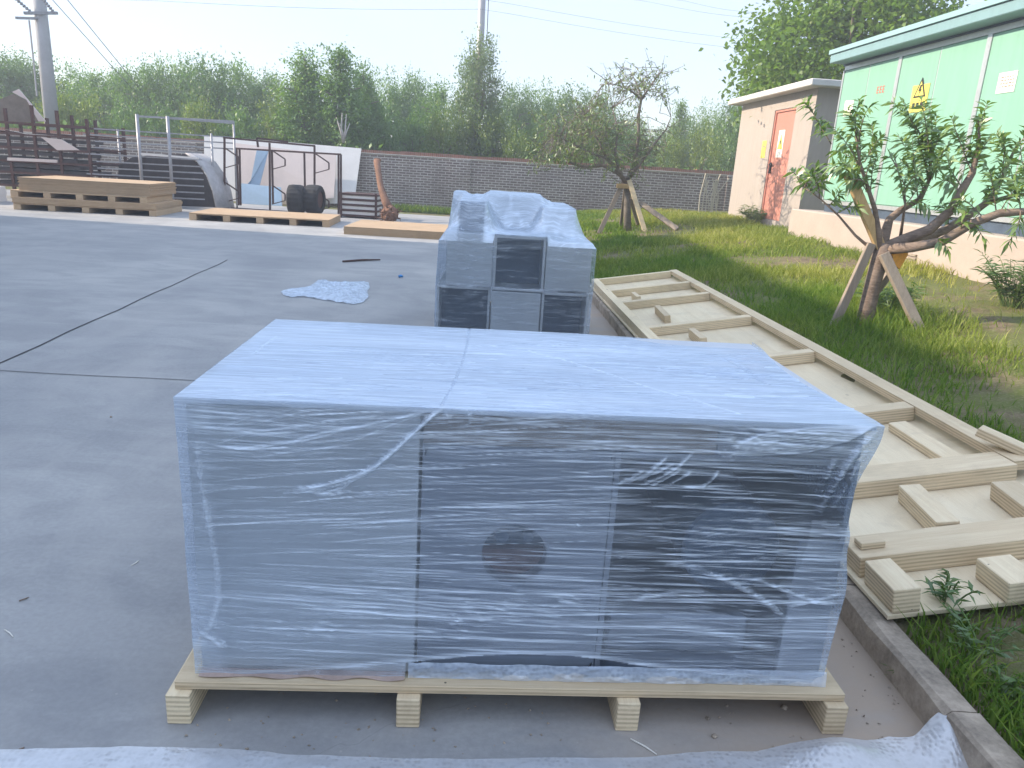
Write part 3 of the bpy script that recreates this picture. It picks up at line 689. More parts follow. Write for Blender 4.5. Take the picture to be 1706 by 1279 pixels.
c0, zt3 = sloc(768, 336, D3); c1, _ = sloc(802, 336, D3); c2, zt4 = sloc(905, 330, .9); c3, zt5 = sloc(962, 350, .5)
sbox(c0, c1+.05, D3, 1.5, zr2+.002, zt3, M_steel2); sbox(c1+.06, c2, .75, 1.85, zr2+.002, sloc(840, 322, 1.4)[1], M_steel); sbox(c2+.01, c3, .5, 1.8, zr2+.002, zt5, M_steel); sbox(max(sloc(752, 320, 1.4)[0], -SW/2+.05), c0-.01, 1.2, 1.8, zr2+.002, sloc(760, 319, 1.5)[1], M_steel)
# film draped over the stack: taut between the box edges
nx, ny = 90, 110
gx = np.linspace(-SW/2-.012, xb[3]+.01, nx); gy = np.linspace(-.012, 1.93, ny); GX, GY = np.meshgrid(gx, gy)
ob = np.full(GX.shape, zr2-.07)
for (x0, x1, y0, y1, z1) in stackboxes: ob = np.where((GX >= x0-.005) & (GX <= x1+.005) & (GY >= y0-.012) & (GY <= y1), np.maximum(ob, z1+.008), ob)
ob[:, 0] = zr1+.02; ob[:, :4] = np.minimum(ob[:, :4], zr2-.01)
h = ob.copy()
for i in range(45):
    a_ = h.copy(); a_[1:-1, 1:-1] = (h[2:, 1:-1]+h[:-2, 1:-1]+h[1:-1, 2:]+h[1:-1, :-2])/4; h = np.maximum(ob, a_)
wr = (fbm(GX*5, GY*5, 101)-.47)*.09+(fbm(GX*14, GY*10, 102)-.47)*.008
edge_m = np.clip(np.minimum(np.minimum(GX-gx[0], gx[-1]-GX), np.minimum(GY-gy[0], gy[-1]-GY))/.08, 0, 1)
h2 = h+np.abs(wr)*edge_m*np.where(h > ob+.004, 1., .3)
dtop = .66+.3*(fbm(GX*4, GY*4, 103)-.3)+.15*np.clip(1-np.abs(fbm(GX*5, GY*4, 104)-.47)*9, 0, 1)
dtop = dtop-.42*sm((GX-c0+.01)/.02)*sm((c1+.06-GX)/.03)*sm((.27-GY)/.03)
f1 = film_sheet('stretch_film', np.stack([GX, GY, h2], -1), dtop, .2*(fbm(GX*3, GY*3, 105)-.5), M_film2, stack)
# skirts
def skirt(path, hs, seed, base=.12):
    n = len(path); m_ = 70; tz = np.linspace(0, 1, m_); Pk = np.zeros((m_, n, 3)); path = np.array(path); s = np.arange(n)/n*SW*1.4
    TZ, SS = np.meshgrid(tz, s, indexing='ij'); zz = .13+(np.array(hs)[None, :]-.13)*TZ
    dd_ = np.gradient(path, axis=0); nn = np.stack([dd_[:, 1], -dd_[:, 0]], -1); nn /= np.linalg.norm(nn, axis=1)[:, None]+1e-9
    off = (fbm(SS*5, zz*5, seed)-.45)*.022*np.sin(np.pi*TZ)
    Pk[:, :, 0] = path[None, :, 0]+nn[None, :, 0]*off; Pk[:, :, 1] = path[None, :, 1]+nn[None, :, 1]*off; Pk[:, :, 2] = zz
    de = base+.12*(fbm(SS*2, zz*4, seed+1)-.47)*2+.5*np.exp(-((zz-zr1)/.015)**2)*(fbm(SS*3, zz*0, seed+4)) + .22*np.exp(-((1-TZ)*(np.array(hs)[None, :])/.10))+.25*np.clip(1-np.abs(fbm(SS*6, zz*9, seed+5)-.47)*14, 0, 1)*sm((fbm(SS*2, zz*2, seed+6)-.52)*6)
    film_sheet('stretch_film', Pk, de, .06*(fbm(SS*2, zz*2, seed+2)-.5), M_film2, stack)
skirt([(x, gy[0]) for x in gx], h2[0], 111)
skirt([(gx[0], y) for y in gy[::-1]], h2[::-1, 0], 121, .4); skirt([(gx[-1], y) for y in gy], h2[:, -1], 131, .4); skirt([(x, gy[-1]) for x in gx[::-1]], h2[-1, ::-1], 141, .4)

# ------------------------------------------------------------------ the timber panel lying on kerb and bank
pan = thing('plywood_formwork', 'long pale plywood panel with cross battens lying on the kerb and grass', 'timber panel')
pan.matrix_world = Matrix(((pu[0], pv[0], pn[0], PO[0]), (pu[1], pv[1], pn[1], PO[1]), (pu[2], pv[2], pn[2], PO[2]), (0, 0, 0, 1)))
PL = 7.75; PW = 1.16; TH = .088
MB().box((-.02, 0, -TH-.02), (PW+.03, PL, -TH-.001)).build('sheet', M_sheet, pan, bevel=.002)
MB().box((PW-.095, .92, -.046), (PW, PL, .004)).build('rail', M_ply, pan, bevel=.003)
MB().box((0, 1.7, -TH), (.09, PL-.02, .004)).build('rail', M_ply, pan, bevel=.003)
def batten(y, w, x0=.09, x1=PW-.097, skew=0., top=0.):
    mb = MB().bar((x0, y, -TH/2+top/2), (x1, y+skew, -TH/2+top/2), w, TH+top-.002); return mb.build('batten', M_plyx, pan, bevel=.003)
yA = panel_xy(1560, 775)[1]; yB = panel_xy(1560, 895)[1]
batten(yA, .17, -.0); batten(yB, .17, .0, PW-.0)
for (px, py, w) in ((1520, 672, .11), (1340, 584, .10), (1240, 526, .10), (1168, 488, .09), (1135, 470, .08)):
    batten(panel_xy(px, py)[1], w, .09)
batten(PL-.06, .07)
def block(p0, p1, w, name='block', top=0.):
    a_, b_ = panel_xy(*p0), panel_xy(*p1)
    MB().bar((a_[0], a_[1], -TH/2+top/2), (b_[0], b_[1], -TH/2+top/2), w, TH+top-.004).build(name, M_ply, pan, bevel=.003)
block((1515, 806), (1580, 868), .095); block((1672, 800), (1740, 850), .11); block((1462, 935), (1512, 985), .10, top=.012); block((1655, 925), (1712, 968), .13)
block((1495, 692), (1590, 750), .10, top=-.035); block((1095, 508), (1112, 525), .06); block((1152, 546), (1172, 562), .06); block((1055, 486), (1064, 493), .05)
# loose offcuts
q = PP(1688, 742, PO+pn*.03, pn)
o = MB().box((-.16, -.045, -.022), (.16, .045, .022)).build('timber_offcut', M_plyx, bevel=.004); o.location = q; o.rotation_euler = (0, .22, -.75)
tag(o, 'short split timber offcut lying on the outer rail of the plywood panel', 'offcut')
q = PP(1449, 903, PO+pn*.015, pn)
o = MB().box((-.05, -.028, -.014), (.05, .028, .014)).build('timber_offcut', M_plyx, bevel=.003); o.location = q; o.rotation_euler = (0, -.15, .08)
tag(o, 'small dark ended timber offcut on the batten beside the wrapped machine', 'offcut')

# ------------------------------------------------------------------ bubble wrap sheet on the ground by the photographer
EP = [(-200, 1258), (0, 1254), (120, 1250), (200, 1249), (300, 1250), (400, 1254), (500, 1262), (620, 1267), (760, 1269), (850, 1268), (950, 1267), (1035, 1265), (1120, 1262), (1182, 1255), (1256, 1256), (1330, 1242), (1385, 1236), (1440, 1240), (1480, 1234), (1520, 1245), (1560, 1246), (1595, 1240)]
eg = np.array([G(*p)[:2] for p in EP]); nb = 420; xs = np.linspace(eg[0, 0]-.5, 1.46, nb); ye = np.interp(xs, eg[:, 0], eg[:, 1])+.012*(fbm(xs*9, xs*0, 201)-.5)
tv = np.linspace(0, 1, 110); XX, TT = np.meshgrid(xs, tv); YY = .75+(ye[None, :]-.75)*TT
dist = ye[None, :]-YY
ZB = .010+.022*np.abs(fbm(XX*4, YY*6, 202)-.47)*sm(dist/.05)+.008*(fbm(XX*12, YY*12, 203)-.3)*sm(dist/.02)
ZB = np.maximum(ZB, .006)
ZB += .085*np.exp(-((XX-1.38)/.10)**2)*np.exp(-((dist-.03)/.12)**2)+.03*np.exp(-((XX-1.02)/.12)**2)*np.exp(-((dist-.06)/.06)**2)
YY = YY+.05*np.exp(-((XX-1.36)/.07)**2)*TT
o = MB().grid(np.stack([XX, YY, ZB], -1)).build('bubble_wrap_sheet', M_bubble, smooth=True); tag(o, 'wide crumpled sheet of white bubble wrap spread on the concrete beside the kerb', 'bubble wrap')
if o.data.polygons[0].normal.z < 0: o.data.flip_normals()

# plastic film scrap lying in the yard
ring = [(468, 487), (482, 483), (505, 481), (522, 475), (530, 467), (560, 472), (590, 470), (614, 471), (616, 480), (612, 486), (614, 496), (606, 504), (590, 508), (560, 504), (530, 499), (505, 495), (484, 496), (472, 492)]
rg = np.array([G(*p)[:2] for p in ring]); ce = np.array([G(560, 488)[:2]]); nr, na = 26, 180
ths = np.linspace(0, len(ring), na, endpoint=False); rx_ = np.interp(ths, np.arange(len(ring)+1), np.append(rg[:, 0], rg[0, 0])); ry_ = np.interp(ths, np.arange(len(ring)+1), np.append(rg[:, 1], rg[0, 1]))
tr_ = np.linspace(0.02, 1, nr); Pp = np.zeros((nr, na+1, 3))
for i, t in enumerate(tr_):
    px_ = ce[0, 0]+(rx_-ce[0, 0])*t; py_ = ce[0, 1]+(ry_-ce[0, 1])*t
    zz_ = .008+(1-t**3)*.08*(fbm(px_*5, py_*5, 301))+.14*np.abs(fbm(px_*9, py_*9, 302)-.47)*(1.02-t)**.3
    Pp[i, :na, 0] = px_; Pp[i, :na, 1] = py_; Pp[i, :na, 2] = zz_; Pp[i, na] = Pp[i, 0]
mb = MB().grid(Pp); o = mb.build('plastic_film_scrap', M_film2, smooth=True)
for k, v in (('dens', .68), ('warp', 0.)):
    at = o.data.attributes.new(k, 'FLOAT', 'POINT'); at.data.foreach_set('value', (v+.25*(rng.random(len(o.data.vertices))-.5)*(k == 'dens')).astype(np.float32))
tag(o, 'crumpled pale plastic film scrap lying alone on the grey yard', 'film scrap')

# small litter
def litter(name, p0, p1, r, mat, label, cat):
    a_, b_ = G(*p0), G(*p1); a_[2] = b_[2] = r+.001; mid = (a_+b_)/2; mid[0] += .004; mid[2] += r*.5
    tag(MB().tube([a_, mid, b_], [r, r*1.1, r*.7], 6).build(name, mat, smooth=True), label, cat)
litter('metal_rod', (571, 437), (633, 434), .016, M_brown, 'dark thin rod lying on the yard beyond the film scrap', 'rod')
litter('straw', (1050, 1232), (1094, 1258), .0022, M_paper, 'pale straw lying in front of the pallet skids', 'straw')
litter('straw', (231, 935), (218, 943), .0018, M_paper, 'tiny pale straw beside the left end of the wrapped machine'.replace('left end', 'plain end'), 'straw')
litter('twig', (32, 1002), (48, 996), .0024, M_bark, 'small dark twig on bare grey concrete', 'twig')
litter('straw', (8, 1050), (22, 1062), .0018, M_paper, 'thin white straw near the small dark twig', 'straw')
litter('twig', (32, 1251), (40, 1247), .003, M_bark, 'tiny dark twig touching the edge of the bubble wrap', 'twig')
litter('plastic_scrap', (664, 463), (671, 463), .02, mat_plain('blue_plastic', (.05, .22, .50), .5), 'tiny bright blue plastic scrap on the yard', 'plastic scrap')
def stone(px, py, r, label, z=0.):
    import bmesh
    bm = bmesh.new(); bmesh.ops.create_icosphere(bm, subdivisions=3, radius=r)
    for v in bm.verts:
        n = float(fbm(v.co.x/r*1.6+px, v.co.y/r*1.6+v.co.z/r*1.9, 7)); v.co *= .75+.55*n; v.co.z *= .8
    me = bpy.data.meshes.new('stone'); bm.to_mesh(me); bm.free(); me.materials.append(M_kerb)
    o = bpy.data.objects.new('stone', me); COL.objects.link(o); p = G(px, py); o.location = (p[0], p[1], r*.55+z); tag(o, label, 'stone')
stone(1511, 1136, .026, 'grey fist sized lump of mortar at the foot of the kerb'); stone(1306, 1180, .010, 'little pale stone under the pallet deck'); stone(185, 695, .007, 'tiny dark pebble alone on the smooth concrete')
stone(1500, 1150, .012, 'small grey chip beside the mortar lump'); stone(1190, 1228, .008, 'pale crumb on the dusty concrete by the bubble wrap')

def rubble():
    mb = MB()
    for i in range(420):
        if i < 240: y = rng.uniform(1.7, 6.5); x = float(xk(y))-abs(rng.normal())*.06-.008
        else: x, y = rng.uniform(-.9, 1.3), rng.uniform(1.65, 2.1)
        rr = rng.uniform(.0015, .006)*(1.6 if rng.random() < .06 else 1); a = rng.normal(size=(6, 3))*.25+np.array([[1, 0, 0], [-1, 0, 0], [0, 1, 0], [0, -1, 0], [0, 0, .7], [0, 0, -.5]])
        mb.add([tuple(np.array([x, y, rr*.4])+v*rr) for v in a], [(0, 2, 4), (2, 1, 4), (1, 3, 4), (3, 0, 4), (2, 0, 5), (1, 2, 5), (3, 1, 5), (0, 3, 5)])
    tag(mb.build('gravel', M_kerb), 'scattered mortar crumbs and grit along the kerb foot', 'gravel', kind='stuff')
rubble()

# ------------------------------------------------------------------ peach tree with stakes
TY = 6.75
def TP(px, py, dy=0.): return PY(px, py, TY+dy)
base = TP(1440, 548); base[2] = float(lawn_z(base[0], base[1]))-.03
peach = thing('peach_tree', 'leafy pruned peach tree on props in front of the green cabinet', 'tree')
tk = MB()
tk.tube([base, TP(1446, 510), TP(1455, 470), TP(1466, 430), TP(1474, 405)], [.083, .072, .068, .074, .070], 12)
limbs = [
 ([(1466, 425, 0), (1476, 385, .05), (1482, 365, .08), (1500, 350, .12), (1532, 332, .15), (1548, 300, .2), (1552, 240, .2)], [.05, .042, .034, .03, .025, .016, .008]),
 ([(1470, 415, 0), (1510, 398, -.05), (1548, 383, -.1), (1582, 352, -.1), (1602, 318, -.12), (1620, 288, -.1), (1632, 240, -.1), (1630, 200, -.1)], [.056, .05, .045, .037, .034, .028, .013, .007]),
 ([(1472, 412, 0), (1530, 402, .1), (1575, 383, .18), (1618, 356, .2), (1650, 333, .22), (1668, 300, .25), (1690, 250, .3)], [.05, .042, .037, .034, .03, .018, .009]),
 ([(1475, 415, 0), (1520, 412, -.2), (1570, 402, -.25), (1620, 372, -.3), (1665, 355, -.35), (1740, 350, -.4), (1800, 310, -.4)], [.05, .044, .04, .036, .034, .028, .015]),
 ([(1464, 420, 0), (1464, 390, -.05), (1458, 350, -.06), (1445, 310, -.08), (1432, 270, -.1), (1425, 215, -.1)], [.035, .026, .02, .016, .013, .007]),
 ([(1452, 415, 0), (1425, 392, .0), (1398, 360, .0), (1368, 332, .0), (1340, 312, .05)], [.016, .012, .009, .007, .004]),
 ([(1500, 395, 0), (1508, 340, -.1), (1500, 300, -.1), (1490, 260, -.1)], [.014, .009, .006, .004]),
 ([(1655, 335, .2), (1690, 325, .1), (1740, 322, 0)], [.022, .018, .012])]
for pts, rr in limbs: tk.tube([TP(x, y, d) for x, y, d in pts], rr, 10)
shoots = []
def shoot(p0, p1, dy0, dy1, bend=0.):
    a_, b_ = TP(p0[0], p0[1], dy0), TP(p1[0], p1[1], dy1); n = 9
    m_ = np.array([rng.normal()*.02, rng.normal()*.03, .03+bend]); return [a_+(b_-a_)*t+m_*math.sin(math.pi*t) for t in np.linspace(0, 1, n)]
SH = [((1432, 290), (1412, 180), 0, -.1), ((1432, 270), (1432, 165), 0, -.15), ((1440, 300), (1390, 215), -.05, -.2), ((1445, 320), (1400, 268), -.05, -.25), ((1450, 330), (1462, 255), 0, -.2), ((1440, 300), (1452, 205), 0, .1), ((1435, 280), (1390, 250), 0, .2), ((1448, 310), (1412, 300), -.1, -.3), ((1440, 270), (1468, 228), 0, .1), ((1430, 240), (1450, 175), -.1, -.2), ((1432, 300), (1385, 275), -.1, -.2),
      ((1548, 300), (1505, 170), .2, .1), ((1550, 290), (1535, 165), .2, 0), ((1548, 300), (1560, 190), .2, .3), ((1540, 325), (1495, 225), .15, .1), ((1545, 310), (1570, 215), .2, .1), ((1550, 280), (1515, 195), .2, .3), ((1530, 335), (1520, 235), .1, -.1), ((1548, 300), (1580, 240), .2, .0), ((1552, 260), (1485, 168), .2, .2), ((1545, 300), (1535, 220), .2, .3), ((1550, 260), (1548, 178), .2, .2), ((1545, 310), (1500, 270), .15, .1), ((1550, 300), (1560, 260), .2, -.1),
      ((1620, 290), (1585, 195), -.1, -.1), ((1625, 280), (1590, 225), -.1, .1), ((1625, 280), (1645, 172), -.1, -.1), ((1630, 260), (1635, 190), -.1, 0), ((1605, 315), (1580, 265), -.1, -.2), ((1620, 290), (1650, 230), -.1, -.2), ((1600, 320), (1570, 300), -.1, -.2), ((1622, 290), (1610, 245), -.1, .1),
      ((1668, 300), (1672, 225), .25, .2), ((1672, 290), (1700, 235), .25, .2), ((1660, 310), (1690, 270), .2, 0), ((1680, 270), (1660, 222), .3, .2), ((1690, 250), (1715, 215), .3, .3), ((1655, 330), (1640, 270), .2, .1), ((1665, 300), (1720, 290), .2, 0), ((1690, 325), (1710, 290), .1, -.1), ((1640, 345), (1668, 300), .2, 0),
      ((1665, 355), (1700, 310), -.35, -.4), ((1700, 350), (1690, 300), -.35, -.5), ((1740, 350), (1715, 270), -.4, -.4), ((1740, 350), (1760, 280), -.4, -.3), ((1780, 320), (1790, 240), -.4, -.4), ((1740, 322), (1750, 250), 0, 0), ((1720, 322), (1700, 240), 0, .1), ((1730, 330), (1740, 380), 0, -.1),
      ((1340, 312), (1318, 285), .05, .1), ((1350, 318), (1340, 280), .05, 0), ((1365, 330), (1350, 295), 0, -.1), ((1345, 312), (1330, 310), .05, 0), ((1380, 345), (1400, 320), 0, .1), ((1395, 355), (1430, 345), 0, -.1), ((1355, 322), (1372, 300), 0, .1), ((1340, 312), (1365, 275), .0, .1),
      ((1385, 240), (1345, 170), .1, .2), ((1360, 200), (1375, 215), .2, .2), ((1352, 185), (1338, 172), .2, .2),
      ((1508, 335), (1490, 280), -.1, -.2), ((1505, 320), (1530, 290), -.1, -.2), ((1495, 280), (1480, 262), -.1, -.1), ((1582, 352), (1600, 345), -.1, -.2), ((1575, 385), (1565, 340), .2, .1), ((1620, 372), (1640, 400), -.3, -.4), ((1560, 402), (1580, 415), -.25, -.35), ((1600, 385), (1612, 350), -.3, -.4), ((1500, 350), (1530, 300), .1, 0), ((1522, 340), (1548, 345), .1, 0),
      ((1700, 352), (1680, 405), -.4, -.45), ((1750, 350), (1720, 395), -.4, -.4), ((1640, 365), (1600, 330), -.3, -.3), ((1660, 355), (1650, 290), -.35, -.35)]
tw = tk; LC = []; LD = []; LL = []
for (p0, p1, d0, d1) in SH:
    pts = shoot(p0, p1, d0, d1); tw.tube(pts, list(np.linspace(.006, .002, len(pts))), 5)
    L = sum(np.linalg.norm(pts[i+1]-pts[i]) for i in range(len(pts)-1)); n = max(7, int(L/.0100)); ax = nrm(pts[-1]-pts[0])
    for k in range(n):
        t = .12+.88*(k+rng.random())/n; i = min(int(t*(len(pts)-1)), len(pts)-2); f_ = t*(len(pts)-1)-i; p = pts[i]+(pts[i+1]-pts[i])*f_
        a_ = k*2.4+rng.normal()*.5; pr = nrm(np.cross(ax, [math.cos(a_), math.sin(a_), .3])); d = pr*.9+ax*.55+np.array([0, 0, -.02])+rng.normal(size=3)*.25
        LC.append(p); LD.append(d); LL.append(rng.uniform(.068, .12))
tw.build('trunk', M_bark, peach, smooth=True)
LL = np.array(LL); leaves('crown', np.array(LC), np.array(LD), LL, LL*.27, L_peach, peach, droop=.4)
def stake(p0, p1, d0, d1, w, t, mat, label, sink=True):
    a_, b_ = TP(*p0, d0), TP(*p1, d1)
    if sink: a_ = a_+(a_-b_)*.04
    tag(MB().bar(a_, b_, w, t, up=(0, -1, .2)).build('tree_prop', mat, bevel=.004), label, 'timber prop', 'timber props round the peach tree')
stake((1383, 556), (1452, 405), .0, -.02, .072, .05, M_post, 'grey weathered board propping the peach trunk from the hut side'); stake((1546, 578), (1472, 422), -.35, -.08, .085, .05, M_post, 'long grey squared post propping the peach trunk from the plinth side')
stake((1420, 540), (1502, 428), .35, .06, .06, .05, M_post, 'dark slanting timber crossing behind the peach trunk')
stake((1470, 420), (1414, 290), .0, -.12, .085, .05, M_post2, 'sun tinted yellow board standing up in the fork of the peach tree', False)
a_ = TP(1497, 432, -.03)
o = MB().prism([TP(1487, 424, -.08), TP(1512, 416, -.08), TP(1513, 424, -.08), TP(1499, 448, -.08), TP(1489, 440, -.08)], (0, .03, 0)).build('orange_rag', mat_plain('orange_cloth', (.75, .33, .05), .8, 0, .2, 30.)); tag(o, 'small orange rag tied at the fork of the peach tree', 'rag')

# ------------------------------------------------------------------ thin tree by the wall, with props
Y2 = 17.6; b2 = PY(1045, 392, Y2); b2[2] = float(lawn_z(b2[0], b2[1]))-.05
thin = thing('thin_tree', 'thin half bare tree on props in front of the brick wall', 'tree')
def T2(px, py, dy=0.): return PY(px, py, Y2+dy)
tk = MB(); tk.tube([b2, T2(1045, 350), T2(1045, 318), T2(1042, 300)], [.095, .085, .075, .07], 10)
lb = [([(1043, 305, 0), (1052, 285, .1), (1060, 260, .1), (1064, 225, .1), (1064, 190, .1), (1069, 162, .2), (1060, 138, .3), (1050, 118, .3)], [.06, .045, .04, .035, .032, .028, .016, .008]),
 ([(1043, 305, 0), (1030, 285, -.2), (1012, 265, -.3), (985, 255, -.4), (955, 240, -.5), (925, 225, -.5)], [.055, .045, .035, .03, .022, .01]),
 ([(1035, 290, 0), (1005, 275, .3), (975, 278, .5), (940, 268, .6), (905, 262, .7)], [.06, .045, .035, .025, .01]),
 ([(1045, 300, 0), (1068, 270, -.2), (1090, 240, -.3), (1110, 215, -.4), (1118, 195, -.4)], [.05, .035, .025, .016, .008]),
 ([(1012, 265, -.3), (1000, 240, -.3), (985, 215, -.3), (975, 190, -.3)], [.035, .025, .018, .008]), ([(1030, 285, -.2), (1025, 250, -.3), (1030, 215, -.3), (1020, 180, -.3)], [.035, .025, .018, .008]),
 ([(1069, 165, .2), (1082, 145, .2), (1100, 120, .2), (1108, 112, .2)], [.03, .02, .012, .006]), ([(1068, 165, .2), (1050, 150, .1), (1025, 140, 0), (1005, 140, 0)], [.025, .018, .012, .006]), ([(1063, 145, .3), (1078, 125, .3), (1075, 105, .3)], [.018, .01, .005]), ([(1040, 145, .1), (1030, 125, .1), (1042, 100, .1)], [.016, .01, .004])]
for pts, rr in lb: tk.tube([T2(x, y, d) for x, y, d in pts], rr, 8)
BP = np.array([T2(p0[0]+(p1[0]-p0[0])*t, p0[1]+(p1[1]-p0[1])*t, p0[2]+(p1[2]-p0[2])*t) for pts, _ in lb for p0, p1 in zip(pts[:-1], pts[1:]) for t in (0, .25, .5, .75, 1.)])
LC = []; LD = []; tw = tk
def twigs2(cx_, cy_, rx_, ry_, n, dens_, dz=.5):
    for i in range(int(n*.72)):
        a_ = T2(cx_+rng.normal()*rx_*.6, cy_+rng.normal()*ry_*.6, rng.normal()*dz); nb_ = BP[np.argmin(((BP-a_)**2).sum(1))]; tw.tube([nb_, (nb_+a_)/2+np.array([0, 0, .02]), a_], [.007, .006, .006], 4, cap=False); d = nrm(np.array([rng.normal(), rng.normal(), rng.normal()*.6+.35])); L = rng.uniform(.25, .6)
        tw.tube([a_, a_+d*L*.5+rng.normal(size=3)*.02, a_+d*L], [.008, .006, .003], 4, cap=False)
        for k in range(dens_):
            t = rng.random(); LC.append(a_+d*L*t+rng.normal(size=3)*.035); LD.append(rng.normal(size=3)+np.array([0, 0, -.35])+d*.4)
twigs2(1065, 150, 36, 22, 60, 11); twigs2(1015, 145, 16, 14, 14, 7); twigs2(1095, 125, 12, 12, 14, 9); twigs2(1045, 125, 25, 14, 16, 5); twigs2(1060, 190, 32, 22, 20, 5)
twigs2(950, 225, 45, 28, 120, 13, .8); twigs2(990, 215, 40, 28, 100, 12, .8); twigs2(1020, 255, 36, 28, 80, 12, .7); twigs2(930, 262, 36, 16, 60, 12, .8); twigs2(1060, 262, 30, 28, 60, 9, .6); twigs2(1090, 240, 22, 26, 34, 7, .5); twigs2(975, 180, 36, 12, 30, 8, .8); twigs2(905, 250, 18, 16, 20, 10, .8)
tw.build('trunk', M_bark2, thin, smooth=True)
LC = np.array(LC); leaves('crown', LC, np.array(LD), rng.uniform(.06, .115, len(LC)), .03, L_grey, thin, droop=.3)
def stake2(p0, p1, d0, d1, w, mat, label):
    a_, b_ = T2(*p0, d0), T2(*p1, d1); a_ = a_+(a_-b_)*.06
    tag(MB().bar(a_, b_, w, .06, up=(0, -1, .2)).build('tree_prop', mat, bevel=.004), label, 'timber prop', 'timber props round the thin tree')
stake2((1000, 384), (1040, 300), -.4, 0, .10, M_post, 'grey slanting post propping the thin tree from the stack side'); stake2((1033, 384), (1042, 310), .6, .1, .07, M_post, 'dark upright post just behind the thin trunk'); stake2((1076, 390), (1048, 300), -.5, -.1, .10, M_ply, 'pale post leaning on the thin trunk beside the bare earth'); stake2((1062, 372), (1050, 330), .8, .1, .07, M_post, 'short dark post leaning behind the thin trunk')
a_, b_ = T2(1066, 337, -.2), T2(1128, 385, -1.0); b_[2] = float(lawn_z(b_[0], b_[1]))+.02
tag(MB().bar(a_, b_, .11, .05, up=(0, -1, .3)).build('tree_prop', M_post, bevel=.004), 'brown plank sloping low away from the thin tree towards the hut', 'timber prop', 'timber props round the thin tree')
tag(MB().box((-.16, -.03, -.05), (.16, .05, .05)).build('tree_collar', M_post2, bevel=.01), 'orange brown wooden collar block tied round the thin trunk', 'collar block').location = T2(1039, 310, -.12)

# ------------------------------------------------------------------ hut
HA = G(1212, 362, .68); HB = G(1325, 385, .68); HA[2] = HB[2] = 0
HB = HB.copy(); hd = nrm(HB-HA); hn = np.array([hd[1], -hd[0], 0]);
if hn[0] > 0: hn = -hn
hL = float(np.linalg.norm(HB-HA)); hyaw = math.atan2(hd[1], hd[0])
def HV(px, py):
    p = PP(px, py, HA, hn); return float((p-HA)@hd), float(p[2])
hut = thing('brick_hut', 'small pink plastered hut with a red door and flat concrete roof', 'hut', tuple(HA), hyaw)
z_l = HV(1240, 172)[1]; z_r = HV(1345, 152)[1]; hz1 = (z_l+z_r)/2
# local frame: x along the front (away->near), +y into the hut
into = 1 if (np.array([-hd[1], hd[0], 0])@hn) < 0 else -1
dx0, dz1 = HV(1291, 184); dx1, _ = HV(1325, 184); _, dz0 = HV(1275, 363); dx0b, _ = HV(1266, 362); dx1b, _ = HV(1300, 362)
dx0, dx1 = (dx0+dx0b)/2, (dx1+dx1b)/2; dz0 = max(dz0, .74)
hw = 2.6
def yb(a_, b_): return (min(a_*into, b_*into), max(a_*into, b_*into))
def hbox(mb, x0, x1, ya, yb_, z0, z1):
    l_, h_ = yb(ya, yb_); return mb.box((x0, l_, z0), (x1, h_, z1))
mb = MB(); hbox(mb, 0, dx0, 0, .2, .3, hz1); hbox(mb, dx1, hL, 0, .2, .3, hz1); hbox(mb, dx0, dx1, 0, .2, dz1, hz1); hbox(mb, dx0, dx1, 0, .2, .3, dz0-.02)
hbox(mb, 0, .2, .2, hw, .3, hz1); hbox(mb, hL-.2, hL, .2, hw, .3, hz1); hbox(mb, .2, hL-.2, hw-.2, hw, .3, hz1)
mb.build('wall', M_hut, hut)
mb = MB(); hbox(mb, -.35, hL+.30, -.28, hw+.3, hz1+.001, hz1+.13); mb.build('roof', M_hutroof, hut, bevel=.015)
mb = MB(); hbox(mb, dx0+.05, dx1-.05, .05, .09, dz0-.015, dz1-.05); dr = mb.build('door', M_door, hut, bevel=.004)
mb = MB(); hbox(mb, dx0+.001, dx0+.05, .02, .11, dz0-.02, dz1-.001); hbox(mb, dx1-.05, dx1-.001, .02, .11, dz0-.02, dz1-.001); hbox(mb, dx0+.05, dx1-.05, .02, .11, dz1-.05, dz1-.001); mb.build('door_frame', M_door, hut)
hx, hzz = HV(1280, 275); mb = MB(); hbox(mb, dx0+.11, dx0+.15, .01, .05, hzz-.18, hzz+.06); hbox(mb, dx0+.10, dx0+.28, -.01, .012, hzz+.0, hzz+.03); mb.build('handle', M_ink, dr)
def tri_sign(px, py, w, hgt, host, name, label, depth, bg=True):
    pass
sx0, sz0 = HV(1289, 262); sx1, sz1 = HV(1299, 238)
s_o = thing('warning_sign', 'small triangular warning sheet stuck on the red hut door', 'sign', tuple(HA), hyaw)
mb = MB(); hbox(mb, sx0, sx1+.1, .042, .049, sz0, sz1+.28); mb.build('sheet', M_paper, s_o)
xm = (sx0+sx1+.1)/2; hw_ = (sx1+.1-sx0)/2*.85
mb = MB(); mb.prism([(xm-hw_, .041*into, sz0+.18), (xm+hw_, .041*into, sz0+.18), (xm, .041*into, sz1+.22)], (0, -.002*into, 0)); mb.build('triangle', M_yellow, s_o)
mb = MB(); mb.prism([(xm-.02, .038*into, sz0+.36), (xm+.05, .038*into, sz0+.38), (xm+.01, .038*into, sz0+.33), (xm+.04, .038*into, sz0+.31), (xm-.02, .038*into, sz0+.22), (xm, .038*into, sz0+.31), (xm-.05, .038*into, sz0+.33)], (0, -.001*into, 0)); mb.build('bolt_mark', M_ink, s_o)
sx0, sz0 = HV(1267, 263); sx1, sz1 = HV(1278, 234)
y_o = thing('notice_sheet', 'faded yellow sheet pasted on the pink hut wall beside its door', 'notice', tuple(HA), hyaw)
mb = MB(); hbox(mb, sx0, sx1, -.006, -.001, sz0, sz1); mb.build('sheet', M_yellow, y_o)
mb = MB()
